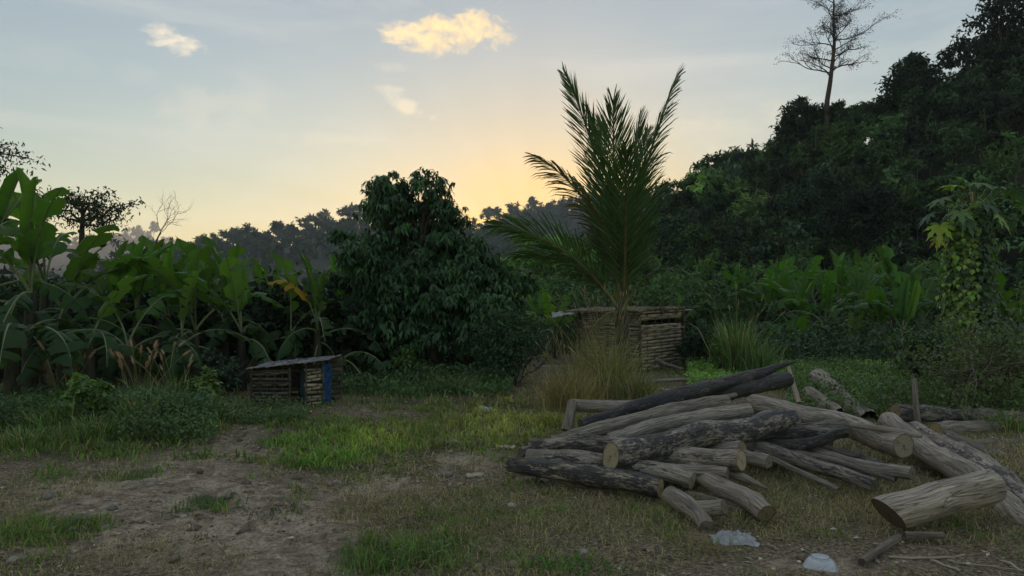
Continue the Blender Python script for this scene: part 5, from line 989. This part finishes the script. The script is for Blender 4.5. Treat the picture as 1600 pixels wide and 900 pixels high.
def pebbles():
    rng = np.random.default_rng(140); X, Y = yard_pts(rng, 15000, -8, 8, 3.3, 9); d, g, yl, px, py = masks(X, Y); k = rng.random(len(X)) < np.clip(d * .75 + .05, 0, 1) * sstep(.35, .6, fbm(X / .5, Y / .5, 77, 2)); X, Y = X[k], Y[k]; n = len(X)
    oc = np.array([[1, 0, 0], [0, 1, 0], [-1, 0, 0], [0, -1, 0], [0, 0, 1], [0, 0, -1.0]]); sz = rng.uniform(.005, .016, n) * (1 + 2.0 * (rng.random(n) < .06)); V = oc[None] * rng.uniform(.6, 1.3, (n, 6, 1)) * sz[:, None, None] * np.array([1.2, 1.2, .7]); a = rng.uniform(0, 6.28, n); ca, sa = np.cos(a)[:, None], np.sin(a)[:, None]
    V = np.stack([V[..., 0] * ca - V[..., 1] * sa, V[..., 0] * sa + V[..., 1] * ca, V[..., 2]], -1) + np.stack([X, Y, hgt(X, Y) + sz * .2], 1)[:, None]; f = np.array([[0, 1, 4], [1, 2, 4], [2, 3, 4], [3, 0, 4], [1, 0, 5], [2, 1, 5], [3, 2, 5], [0, 3, 5]]); F_ = (np.arange(n)[:, None, None] * 6 + f[None]).reshape(-1, 3)
    mb = MB(); mb.add(V.reshape(-1, 3), [F_], np.repeat(jit(rng, (.30, .25, .185), n, .45, .06), 6, 0)); tag(mb.put('pebbles', M_DIRTCLOD, smooth=False), 'small clods and pebbles on the bare dirt', 'pebbles', kind='stuff')
M_DIRTCLOD = plain_material('dirt_clod', (.2, .17, .12), .95, .3, 30, .4, .004, attr=True)
pebbles()

def leaf_mass(name, label, n, sampler, ls, colr, seed, mat=None, droop=.3, cat='undergrowth', up=.8, asp=.5, tonesc=.5):
    rng = np.random.default_rng(seed); p = sampler(rng, n); n = len(p); tone = .55 + .9 * fbm(p[:, 0] / tonesc, p[:, 2] / tonesc + p[:, 1] / tonesc * .7, seed, 2)
    c = jit(rng, colr, n, .3, .14) * tone[:, None]
    mb = MB(); mb.add(*leaves(p, unit(rng.normal(0, .8, (n, 3)) + [0, 0, -droop * .5]), unit(rng.normal(0, .5, (n, 3)) + [0, -.25, up]), rng.uniform(.6, 1.35, n) * ls, rng.uniform(.7, 1.2, n) * ls * asp, c, droop)); return tag(mb.put(name, mat or M_LEAF, smooth=False), label, cat, kind='stuff')
def slab(x0, x1, y0, y1, h, seed, base=0.0, pw=1.3):
    def f(rng, n):
        Y = rng.uniform(y0, y1, n); px = rng.uniform(x0, x1, n); X = (px - 800) / F_PX * Y; hh = h * (.35 + 1.1 * fbm(X / .8, Y / .8, seed, 3)); return np.stack([X, Y, hgt(X, Y) + base + hh * rng.random(n) ** pw], 1)
    return f
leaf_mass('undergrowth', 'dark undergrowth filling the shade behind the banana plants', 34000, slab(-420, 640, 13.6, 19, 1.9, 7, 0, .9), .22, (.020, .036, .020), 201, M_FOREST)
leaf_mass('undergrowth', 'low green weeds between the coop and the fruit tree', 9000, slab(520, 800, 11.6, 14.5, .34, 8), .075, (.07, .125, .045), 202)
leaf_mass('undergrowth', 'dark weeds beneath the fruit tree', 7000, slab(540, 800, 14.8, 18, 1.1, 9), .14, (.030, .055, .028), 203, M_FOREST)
leaf_mass('creeper', 'bright green leafy creeper spread over the ground behind the logs', 17000, slab(1075, 1420, 12.6, 17.6, .26, 10), .085, (.165, .28, .055), 204, cat='creeper')
leaf_mass('creeper', 'darker leafy ground cover right of the bright creeper', 15000, slab(1230, 1640, 9.3, 14.5, .45, 12), .075, (.08, .13, .042), 205, cat='creeper')
leaf_mass('undergrowth', 'tangled weeds below the banana thicket', 17000, slab(1120, 1650, 15.5, 21, 1.0, 13), .13, (.042, .074, .036), 206)
leaf_mass('undergrowth', 'mixed green growth behind the hut and the palm', 15000, slab(800, 1180, 20.5, 29, 2.1, 14, 0, 1.0), .22, (.050, .088, .034), 207, M_FOREST)
leaf_mass('weeds', 'leafy weeds mounded along the left edge of the yard', 15000, slab(-60, 330, 8.4, 10.3, .36, 15), .07, (.062, .115, .046), 208, cat='weeds')
leaf_mass('weeds', 'fine weeds in front of the coop', 7000, slab(250, 480, 9.0, 10.15, .22, 16), .05, (.085, .13, .05), 209, cat='weeds')
leaf_mass('weeds', 'low dark weeds on the spoil heap', 4000, slab(180, 340, 7.9, 9.2, .22, 17, .06), .055, (.08, .13, .05), 210, cat='weeds')

def tussock(name, label, px, Y, spread, n, h, wd, colr, seed, cat='grass', lean=(.15, .9), group=None, culms=0, plume=None, dead=.15):
    """a clump of long grass, with seed heads when asked"""
    rng = np.random.default_rng(seed); X0 = (px - 800) / F_PX * Y; root = Vector((X0, Y, gz(X0, Y))); t = tag(empty(name, root), label, cat, group)
    a = rng.uniform(0, 6.283, n); r = np.abs(rng.normal(0, .5, n)) * spread; x = np.cos(a) * r; y = np.sin(a) * r; b = np.stack([x, y, hgt(X0 + x, Y + y) - root.z], 1)
    c = jit(rng, colr, n, .55, .12); dd = (rng.random(n) < dead)[:, None]; c = np.where(dd, jit(rng, (.30, .24, .13), n, .4), c)
    d = np.stack([np.cos(a + rng.normal(0, .9, n)), np.sin(a + rng.normal(0, .9, n)), np.zeros(n)], 1); hh = (rng.uniform(.45, 1.05, n) * h)[:, None]; ln = rng.uniform(*lean, n)[:, None]; s = np.stack([-d[:, 1], d[:, 0], np.zeros(n)], 1); tw = rng.uniform(-1.5, 1.5, n)[:, None]; s = s * np.cos(tw) + d * np.sin(tw); w = (rng.uniform(.6, 1.2, n) * wd * .5)[:, None]; up = np.array([[0, 0, 1.0]])
    rows = []
    for u, ww in ((0, .8), (.35, 1), (.7, .8)): q = b + up * hh * (u - .45 * ln * u ** 3) + d * hh * ln * u ** 2; rows += [q - s * w * ww, q + s * w * ww]
    rows.append(b + up * hh * (1 - .55 * ln) + d * hh * ln); V = np.stack(rows, 1).reshape(-1, 3); k = np.arange(n)[:, None] * 7
    mb = MB(); mb.add(V, [np.concatenate([k + [[0, 1, 3, 2]], k + [[2, 3, 5, 4]]]), k + [[4, 5, 6]]], np.repeat(c, 7, 0)); tag(mb.put('blades', M_GRASS, t, smooth=False), kind='stuff')
    for q in range(culms):
        an = rng.uniform(0, 6.283); rr_ = rng.uniform(0, .6) * spread; L = h * rng.uniform(.85, 1.35); ld = rng.uniform(.05, .5); u = np.linspace(0, 1, 7)[:, None]; bp = np.array([math.cos(an) * rr_, math.sin(an) * rr_, 0]); dr = np.array([math.cos(an + rng.normal(0, .5)), math.sin(an), 0]); pts = bp + np.array([0, 0, 1]) * L * (u - .2 * ld * u ** 3) + dr * L * ld * u ** 2
        m1 = MB(); V, Fs, uv = tube(pts, .003, 4); m1.add(V, Fs, (.16, .16, .07)); c1 = m1.put('culm', M_GRASS, t)
        if plume:
            pl, pr, pc = plume; dirn = unit(pts[-1] - pts[-2]); q2 = pts[-1] + dirn * np.linspace(0, pl, 8)[:, None] + np.array([0, 0, -.12 * pl]) * np.linspace(0, 1, 8)[:, None] ** 2; m2 = MB(); V, Fs, uv = tube(q2, pr * np.array([.3, .8, 1, 1, .9, .75, .5, .12]), 7); m2.add(V, Fs, pc)
            nb = 120; tt = rng.random(nb); pp = np.stack([np.interp(tt, np.linspace(0, 1, 8), q2[:, i]) for i in range(3)], 1); od = unit(rng.normal(0, 1, (nb, 3)) + dirn * 1.1); m2.add(*leaves(pp, od, rng.normal(0, 1, (nb, 3)), pr * 2.2, pr * .3, jit(rng, pc, nb, .3), 0, simple=True)); m2.put('seed_head', M_DRYLEAF, c1)
    return t
PINK = (.30, .20, .13)
tussock('reed_clump', 'tall upright light green reed clump left of the banana thicket', 1152, 14.6, .42, 420, 1.45, .018, (.10, .165, .06), 301, 'reeds', (.05, .45), culms=10, plume=(.16, .012, (.2, .2, .1)))
tussock('reed_clump', 'lower reed clump beside the tall reeds towards the thicket', 1188, 14.2, .32, 240, .95, .016, (.10, .16, .06), 302, 'reeds', (.1, .55))
tussock('weed_clump', 'tall yellowing weedy grass in front of the palm trunk', 948, 11.6, .62, 760, 1.32, .007, (.19, .20, .075), 303, 'weeds', (.1, .9), culms=46, plume=(.10, .008, (.24, .2, .11)), dead=.4)
tussock('weed_clump', 'brownish weedy grass clump at the left end of the log heap', 890, 10.3, .50, 900, .85, .006, (.19, .15, .07), 304, 'weeds', (.15, 1.0), culms=26, plume=(.07, .006, (.26, .19, .11)), dead=.55)
tussock('weed_clump', 'low yellow-green grass clump at the foot of the brownish weeds', 868, 9.0, .30, 420, .26, .008, (.20, .21, .05), 305, 'weeds', (.3, 1.1))
tussock('weed_clump', 'weedy grass clump right of the palm foot', 1000, 11.0, .34, 420, .58, .009, (.12, .14, .055), 306, 'weeds', (.15, .9), culms=8, dead=.35)
tussock('foxtail_grass', 'foxtail grass with pinkish plumes spreading in front of the bananas', 222, 9.4, .30, 320, .75, .010, (.085, .14, .06), 307, 'grass', (.15, .9), culms=17, plume=(.12, .014, PINK))
tussock('foxtail_grass', 'foxtail grass with three upright plumes left of the bushy one', 112, 9.6, .16, 90, .72, .010, (.075, .125, .05), 308, 'grass', (.1, .5), culms=5, plume=(.14, .016, PINK))
tussock('foxtail_grass', 'foxtail grass with straw-coloured plumes towards the coop', 272, 9.6, .20, 160, .72, .010, (.085, .14, .06), 309, 'grass', (.1, .6), culms=7, plume=(.11, .012, (.27, .23, .14)))
for k, (px, Y, sp, n, h, lab) in enumerate(((140, 8.0, .40, 420, .38, 'long grass tuft on the bank left of the dirt path'), (40, 7.6, .45, 460, .32, 'long grass tuft at the left edge of the yard'), (330, 9.2, .5, 520, .34, 'feathery grass tuft in front of the coop wall'), (215, 8.4, .35, 320, .42, 'grass tuft growing from the spoil heap'), (0, 8.8, .5, 380, .42, 'grass tuft half cut by the left picture edge'),
        (95, 8.5, .5, 520, .55, 'tall thin weedy grass between the two left tufts'), (180, 8.9, .4, 420, .5, 'tall grass tuft under the foxtail plumes'), (265, 9.1, .45, 420, .42, 'grass tuft between the foxtails and the coop'), (20, 9.4, .5, 420, .5, 'grass tuft below the drooping banana leaves at the far left'), (370, 9.6, .35, 260, .26, 'low grass tuft at the coop left corner'), (1575, 8.6, .4, 300, .35, 'grass tuft at the right edge among the logs'), (715, 12.2, .55, 460, .42, 'fine long grass below the fruit tree trunk'), (1380, 9.6, .4, 260, .3, 'grass tuft behind the pale trunk of the heap'), (440, 9.3, .4, 260, .22, 'short grass tuft at the coop doorway'))):
    tussock('grass_tuft', lab, px, Y, sp, n, h, .008, (.10, .16, .055), 320 + k, 'grass', (.2, 1.0), 'grass tufts around the yard')

def shrub(name, label, px, Y, w, h, n, ls, colr, seed, stems=9, cat='shrub', mat=None, base=0.0, asp=.5, lift=.1, sparse=False):
    rng = np.random.default_rng(seed); X0 = (px - 800) / F_PX * Y; root = Vector((X0, Y, gz(X0, Y) - .02)); t = tag(empty(name, root), label, cat); sm = MB(); tips = []
    for k in range(stems):
        a = rng.uniform(0, 6.283); grow(sm, tips, rng, (rng.normal(0, .06), rng.normal(0, .06), 0), unit(np.array([math.cos(a) * w / h * rng.uniform(.2, 1), math.sin(a) * w / h * rng.uniform(.2, 1), 1.0])), h * rng.uniform(.5, .8), .016 if not sparse else .02, 1 if not sparse else 2, 5, .22 if not sparse else .3, (2, 3), .6, .6, .0, 5, .3, .8)
    tag(sm.put('stems', M_TWIG, t), kind='stuff'); cm = MB()
    if sparse:
        tp = np.array([q[0] for q in tips]); i = rng.integers(0, len(tp), n); p = tp[i] + rng.normal(0, .07, (n, 3)); d = rdirs(rng, n)
    else:
        lobes = [(np.array([rng.uniform(-.5, .5) * w, rng.uniform(-.5, .5) * w, h * rng.uniform(.35, .72) + lift]), (w * .42, w * .42, h * .34)) for _ in range(7)]; p, d, idx = crown_points(rng, lobes, n, .3, 16); p[:, 2] = np.maximum(p[:, 2], .03)
    cm.add(*leaves(p, unit(d * .5 + rng.normal(0, .6, (n, 3)) + [0, 0, -.25]), unit(rng.normal(0, .5, (n, 3)) + [0, 0, 1] + d * .4), rng.uniform(.6, 1.3, n) * ls, ls * asp * rng.uniform(.8, 1.2, n), jit(rng, colr, n, .35, .14), .3)); tag(cm.put('foliage', mat or M_LEAF, t, smooth=False), kind='stuff'); return t
shrub('leafy_shrub', 'dark small-leaved shrub between the fruit tree and the hut', 800, 13.0, .85, 1.3, 6500, .07, (.040, .078, .036), 401, 12)
shrub('leafy_shrub', 'dense dark bush at the right corner of the hut', 1096, 16.4, .62, 1.0, 4500, .08, (.030, .062, .028), 402, 10)
shrub('leafy_shrub', 'rounded feathery bush above the bush at the hut corner', 1085, 21.5, .75, 1.9, 4000, .10, (.050, .10, .034), 403, 10)
shrub('leafy_shrub', 'yellow-green weedy bush at the left of the tall reeds', 1128, 14.9, .32, .85, 1500, .08, (.10, .16, .04), 404, 8)
shrub('leafy_shrub', 'dark leafy bush between the bananas and the coop', 345, 11.4, .36, .72, 2200, .08, (.034, .062, .034), 405, 9)
shrub('leafy_shrub', 'light green broad-leaved weed standing in front of the foxtails', 128, 8.9, .18, .62, 420, .10, (.10, .185, .035), 406, 5, asp=.75)
shrub('leafy_shrub', 'leafy weed with yellowish leaves beside the spoil heap', 152, 8.5, .26, .50, 900, .075, (.085, .15, .035), 407, 7, asp=.7)
shrub('leafy_shrub', 'broad-leaved weed with pale tips left of the coop', 315, 9.9, .34, .45, 700, .09, (.10, .16, .04), 408, 6, asp=.8)
shrub('leafy_shrub', 'small bright weed at the foot of the fruit tree', 640, 13.4, .36, .6, 1300, .08, (.075, .14, .035), 409, 7)
shrub('twiggy_shrub', 'half-bare twiggy shrub with a curved pale stem at the right', 1480, 9.9, .8, 1.35, 1500, .075, (.085, .115, .05), 410, 6, sparse=True)
shrub('twiggy_shrub', 'half-bare twiggy shrub at the right edge with few yellow leaves', 1568, 10.4, .7, 1.3, 1600, .075, (.09, .115, .045), 411, 6, sparse=True)
shrub('leafy_shrub', 'leafy greyish bush below the vine pillar', 1440, 12.4, .75, 1.05, 3200, .085, (.06, .098, .045), 412, 9)
shrub('leafy_shrub', 'grey-green bush at the right edge behind the twiggy shrub', 1585, 12.6, .75, 1.15, 3200, .085, (.06, .095, .045), 413, 9)

def vine_pillar():
    """a papaya-like tree wrapped in climbing vine"""
    Y = 12.6; rng = np.random.default_rng(9); b = P(1522, 600, Y); root = Vector((b.x, Y, gz(b.x, Y) - .03)); t = tag(empty('papaya_tree', root), 'slim papaya tree wrapped in climbing vines, standing before the banana thicket', 'tree')
    W = lambda x, y, dy=0: np.array(P(x, y, Y + dy) - root); path = np.array([[0, 0, 0], W(1518, 520), W(1512, 440), W(1515, 370), W(1520, 318)]); mb = MB(); V, Fs, uv = tube(path, [.09, .08, .075, .06, .04], 9); mb.add(V, Fs, uv=uv); mb.put('trunk', M_TRUNK, t)
    n = 5200; u = rng.random(n) ** .9; c = np.stack([np.interp(u, np.linspace(0, 1, 5), path[:, i]) for i in range(3)], 1); a = rng.uniform(0, 6.283, n); r = (.36 + .18 * fbm(u * 14, a * 0, 3, 2)) * (1 - .25 * u) * rng.uniform(.35, 1.1, n); o = np.stack([np.cos(a), np.sin(a), np.zeros(n)], 1)
    p = c + o * r[:, None]; lft = (np.cos(a) < -.2) & (rng.random(n) < .55); col = np.where(lft[:, None], jit(rng, (.17, .27, .05), n, .3, .1), jit(rng, (.050, .090, .04), n, .3, .1)); vm = MB()
    vm.add(*leaves(p, unit(o * .5 + rng.normal(0, .3, (n, 3)) + [0, 0, -.9]), unit(o + rng.normal(0, .3, (n, 3)) + [0, 0, .4]), rng.uniform(.07, .13, n), rng.uniform(.06, .11, n), col, .2)); tag(vm.put('vine', M_LEAF, t, smooth=False), kind='stuff')
    def lobed(c0, out, size, colr):
        """one large hand-shaped leaf on its stalk"""
        top = path[-1]; m = MB(); pts = np.array([top - [0, 0, .15], (top + c0) / 2 + [0, 0, .10], c0]); V, Fs, uv = tube(pts, [.014, .011, .008], 5); m.add(V, Fs, (.12, .13, .05)); lf = m.put('leaf_stalk', M_PETIOLE, t)
        k = 7; angs = np.radians(np.linspace(-130, 130, k)); out = unit(np.array(out, float)); sd = unit(np.cross(out, [0, 0, 1.0])); nn = np.cross(sd, out); bm = MB()
        for q, an in enumerate(angs):
            d = out * math.cos(an) + sd * math.sin(an); L = size * (1 - .38 * abs(an) / 2.3); s2 = np.cross(nn, d); mid = []
            prof = [(0, .02), (.25, .10), (.42, .17), (.5, .10), (.66, .17), (.76, .07), (1.0, .0)]; l = [c0 + d * L * x + s2 * L * w_ - np.array([0, 0, 1]) * L * .35 * x ** 2 for x, w_ in prof]; r_ = [c0 + d * L * x - s2 * L * w_ - np.array([0, 0, 1]) * L * .35 * x ** 2 for x, w_ in prof]; cn = [c0 + d * L * x - np.array([0, 0, 1]) * L * (.35 * x ** 2 + .03) for x, _ in prof]
            Vv = np.array(l + cn + r_); m_ = len(prof); i = np.arange(m_ - 1); bm.add(Vv, [np.concatenate([np.stack([i, i + 1, i + 1 + m_, i + m_], 1), np.stack([i + m_, i + 1 + m_, i + 1 + 2 * m_, i + 2 * m_], 1)])], jit(rng, colr, 1, .2)[0])
        bm.put('leaf', M_LEAF, lf, smooth=False)
    GRN, DGR, YG, YL = (.075, .14, .042), (.045, .088, .042), (.20, .28, .04), (.27, .235, .035)
    for x, y, dy, out, sz, cl in ((1470, 310, -.2, (-.8, -.3, -.35), .34, GRN), (1490, 290, .1, (-.6, -.2, .1), .34, YG), (1560, 292, -.1, (.9, -.2, -.1), .40, DGR), (1580, 300, .3, (.8, 0, -.5), .34, DGR), (1530, 285, -.3, (.1, -.8, -.2), .36, GRN), (1468, 352, -.2, (-.3, -.5, -.9), .36, YG), (1466, 372, -.1, (-.4, -.4, -.9), .22, YL), (1560, 335, -.2, (.4, -.5, -.9), .36, YG),
                                  (1578, 345, .1, (.5, -.2, -.9), .32, DGR), (1500, 330, -.5, (-.3, -.8, -.6), .34, GRN), (1540, 318, -.5, (.3, -.8, -.5), .34, DGR), (1520, 300, .5, (0, .8, 0), .36, DGR), (1485, 330, .4, (-.6, .3, -.5), .32, DGR), (1452, 335, 0, (-.8, 0, -.7), .3, DGR), (1512, 345, -.55, (0, -.6, -.9), .3, DGR), (1600, 318, .2, (.9, .1, -.6), .3, GRN), (1510, 282, .2, (-.3, .2, .3), .32, GRN)):
        lobed(W(x, y, dy), out, sz * .95, cl)
vine_pillar()

# ------------------------------------------------------------------ small things lying about
def bowl():
    c = G(1282, 884); root = Vector((c.x, c.y, c.z + .002)); t = tag(empty('bowl', root, .4), 'upturned white enamel bowl with a scratched side on the dirt', 'bowl')
    prof = [(.096, .0), (.098, .004), (.094, .008), (.086, .028), (.074, .046), (.060, .057), (.050, .060)]; n = 40; a = np.linspace(0, 2 * np.pi, n, endpoint=False)
    def rev(prof): 
        V = np.array([[r * math.cos(x), r * math.sin(x), z] for r, z in prof for x in a]); i = np.arange(len(prof) - 1)[:, None] * n; j = np.arange(n)[None]; return V, np.stack([i + j, i + (j + 1) % n, i + n + (j + 1) % n, i + n + j], -1).reshape(-1, 4)
    m = MB(); V, Q = rev(prof + [(.05, .0595), (.0, .0555)]); m.add(V, [Q]); m.put('shell', M_ENAMEL, t)
    m = MB(); V, Q = rev([(.053, .0585), (.0525, .068), (.049, .0685), (.0475, .0575)]); m.add(V, [Q]); m.put('foot_ring', M_ENAMEL, t)
    m = MB(); V, Q = rev([(.0488, .0690), (.0520, .0690), (.0528, .0680)]); m.add(V, [Q]); m.put('worn_edge', M_STAIN, t)
    m = MB(); rng = np.random.default_rng(3)
    for k in range(9):                                                    # dark scratches and stains on the side
        an = math.radians(rng.uniform(-150, -10)); z0 = rng.uniform(.012, .04); pts = []
        for i in range(5): z = min(max(z0 + (i - 2) * rng.uniform(.002, .006), .009), .054); r = np.interp(z, [p[1] for p in prof[2:]], [p[0] for p in prof[2:]]) + .0006; pts.append([r * math.cos(an + i * .05), r * math.sin(an + i * .05), z])
        V, Fs, uv = tube(np.array(pts), .0011, 4); m.add(V, Fs)
    tag(m.put('scratches', M_STAIN, t), kind='stuff')
bowl()
def crumpled(name, label, px, py, w, d, h, seed, mat=M_PLASTIC, cat='plastic sheet', rot=0.0):
    c = G(px, py); rng = np.random.default_rng(seed); n = 26; u, v = np.meshgrid(np.linspace(-1, 1, n), np.linspace(-1, 1, n)); rr = np.maximum(np.abs(u), np.abs(v)); th = np.arctan2(v, u); edge = 1 + .25 * (fbm(np.cos(th) * 2 + 5, np.sin(th) * 2 + 5, seed, 3) - .5) * 2
    x = u * w * .5 * edge; y = v * d * .5 * edge; ridge = np.clip(np.abs(fbm(u * 2.6 + 7, v * 2.6, seed, 4) - .5) * 4.5, 0, 1); z = h * (1 - rr ** 2 * .85) * (.15 + 1.1 * (1 - ridge) ** 2) + .006 + h * .25 * (fbm(u * 6, v * 6, seed + 2, 2) - .5); z = np.maximum(z, .004); S = np.stack([x, y, z], -1).reshape(-1, 3)
    i = np.arange(n - 1)[:, None] * n; j = np.arange(n - 1)[None]; q = np.stack([i + j, i + j + 1, i + n + j + 1, i + n + j], -1).reshape(-1, 4); B_ = S.copy(); B_[:, 2] -= .004; N2 = n * n; rim = np.concatenate([np.arange(n), n * np.arange(1, n) + n - 1, (n * (n - 1) + np.arange(n - 1))[::-1], (n * np.arange(1, n - 1))[::-1]]); r2 = np.roll(rim, -1)
    o = put(name, new_mesh(name, np.concatenate([S, B_]), [np.concatenate([q, q[:, ::-1] + N2, np.stack([r2, rim, rim + N2, r2 + N2], 1)])], mat, smooth=False), None, (c.x, c.y, c.z), (0, 0, rot)); return tag(o, label, cat)
crumpled('plastic_sheet', 'crumpled white plastic sheet beside the forked log', 1147, 840, .30, .20, .06, 5, rot=-.25)
crumpled('plastic_bag', 'small crumpled white bag on the grass before the fruit tree', 757, 640, .22, .16, .06, 6, cat='plastic bag')
rs = np.random.default_rng(90)
for k, (x, y, s, lab, pl) in enumerate(((78, 778, .06, 'pale angular stone on the dirt at the far left', 1.5), (28, 880, .05, 'pale round stone in the bottom left corner', 1.3), (130, 818, .08, 'long flat stone half sunk in the dirt', .8), (175, 800, .05, 'flat stone beside the long sunk one', 1.0), (165, 828, .05, 'stone below the flat stones on the dirt', 1.1), (287, 812, .025, 'tiny white pebble near the grass tuft', 1.8), (385, 765, .05, 'stone right of the lone grass tuft', 1.0), (800, 786, .045, 'white chip of stone in the dry grass', 2.0), (912, 860, .035, 'pale chip in the dry grass below the logs', 1.6), (700, 742, .05, 'grey stone among the wood chips', 1.0), (525, 752, .035, 'pale stone below the bright grass', 1.3), (455, 790, .03, 'small stone between the two dark tufts', 1.0),
        (60, 812, .05, 'sunken stone at the left among dirt clods', .8), (240, 765, .06, 'broad low stone in the middle of the dirt', .9), (1385, 728, .0, '', 1))):
    if s == 0: continue
    c = G(x, y); n, m = 14, 9; a, b_ = np.meshgrid(np.linspace(0, 2 * np.pi, n, endpoint=False), np.linspace(-1.5, 1.5, m)); d = np.stack([np.cos(a) * np.cos(b_), np.sin(a) * np.cos(b_), np.sin(b_)], -1); f = 1 + .7 * (fbm(d[..., 0] * 1.6 + k * 3, d[..., 1] * 1.6 + d[..., 2], k, 3) - .5); V = (d * f[..., None] * s * np.array([1, .75, .5])).reshape(-1, 3); i = np.arange(m - 1)[:, None] * n; j = np.arange(n)[None]
    Q = np.stack([i + j, i + (j + 1) % n, i + n + (j + 1) % n, i + n + j], -1).reshape(-1, 4); caps = np.array([[q for q in range(n)]][0:0]); mt = plain_material('stone_tone', tuple(.2 * pl * v for v in (1, .93, .82)), .9, .3, 14, .6, .01) if pl != 1.0 else M_STONE
    tag(put('stone', new_mesh('stone', V, [Q], mt, smooth=False), None, (c.x, c.y, c.z + s * .12), (0, 0, rs.uniform(0, 6))), lab, 'stone', 'stones on the yard')
def straw(name, label, pts, r, colr, seed, cat='stick'):
    rng = np.random.default_rng(seed); W = np.array([[*(lambda g: (g.x, g.y, g.z + .012))(G(x, y))] for x, y in pts]); root = W.mean(0); u = np.linspace(0, 1, len(W)); uu = np.linspace(0, 1, 8); Q = np.stack([np.interp(uu, u, W[:, i] - root[i]) for i in range(3)], 1) + rng.normal(0, .004, (8, 3)); mb = MB(); V, Fs, uv = tube(Q, np.linspace(r, r * .6, 8), 6, cap=True); mb.add(V, Fs, colr, uv); return tag(mb.put(name, M_DRYLEAF, loc=tuple(root)), label, cat, 'thin dry sticks at the bottom right')
for k, (pts, r, c, lab) in enumerate((([(1388, 876), (1450, 878), (1508, 870)], .009, (.32, .27, .2), 'straight dry stick in the bottom right, left end pale'), ([(1456, 880), (1500, 898)], .008, (.34, .3, .22), 'dry stick running out of the bottom edge'), ([(1480, 882), (1540, 886), (1600, 892)], .006, (.28, .24, .18), 'long thin dry stem along the bottom right edge'), ([(1568, 876), (1600, 892)], .007, (.42, .38, .3), 'pale thin stick in the bottom right corner'), ([(1200, 850), (1216, 862)], .007, (.26, .22, .16), 'small dry twig between the sheet and the bowl'), ([(1366, 872), (1372, 884)], .006, (.3, .26, .18), 'short dry twig beside the broken stick'))):
    straw('dry_stick', lab, pts, r, c, 500 + k)
for k, (x, y, s, rot, lab) in enumerate(((1100, 0, 0, 0, ''), (742, 744, .16, .4, 'curled grey bark piece on the bare soil left of the heap'), (790, 706, .20, -.3, 'long pale bark strip at the left tip of the heap'), (705, 700, .13, .2, 'small bark piece among the wood chips'), (820, 752, .16, .1, 'flat bark strip in the grass before the charred log'), (850, 752, .10, 1.2, 'upright bark flake leaning on the charred log'))):
    if not s: continue
    c = G(x, y); n = 9; u = np.linspace(-.5, .5, n); rg = np.random.default_rng(k); top = np.stack([u * s, .028 * (1 + rg.normal(0, .25, n)), .012 + .02 * rg.random(n)], 1); mid = np.stack([u * s, np.zeros(n), .022 + .014 * rg.random(n)], 1); bot = np.stack([u * s, -.03 * (1 + rg.normal(0, .25, n)), .006 + .01 * rg.random(n)], 1); V = np.concatenate([top, mid, bot]); V = np.concatenate([V, V - [0, 0, .008]]); i = np.arange(n - 1); q = np.concatenate([np.stack([i, i + 1, i + 1 + n, i + n], 1), np.stack([i + n, i + 1 + n, i + 1 + 2 * n, i + 2 * n], 1)])
    tag(put('bark_piece', new_mesh('bark_piece', V, [np.concatenate([q, q[:, ::-1] + 3 * n])], M_BAMBOO, smooth=False), None, (c.x, c.y, c.z + .004), (0, 0, rot)), lab, 'bark', 'bark pieces round the heap')
def cage():
    c = G(858, 590); root = Vector((c.x, 14.6, gz(c.x, 14.6))); root.x = (858 - 800) / F_PX * 14.6; t = tag(empty('wire_cage', root), 'low grey wire basket lying left of the hut', 'basket'); rng = np.random.default_rng(2)
    for k in range(10): x = -.22 + k * .05; bar(t, 'wire', (x, -.1, .04), (x + .02, .08, .20), .004, M_WIRE, 4, .002, k)
    for k in range(4): y = -.1 + k * .06; z = .05 + k * .05; bar(t, 'wire', (-.24, y, z), (.26, y, z), .004, M_WIRE, 4, .002, 20 + k)
    bar(t, 'rim', (-.26, -.12, .02), (.27, -.12, .02), .009, M_WIRE, 5, .002, 40); bar(t, 'rim', (-.26, .10, .21), (.28, .10, .21), .009, M_WIRE, 5, .002, 41)
cage()
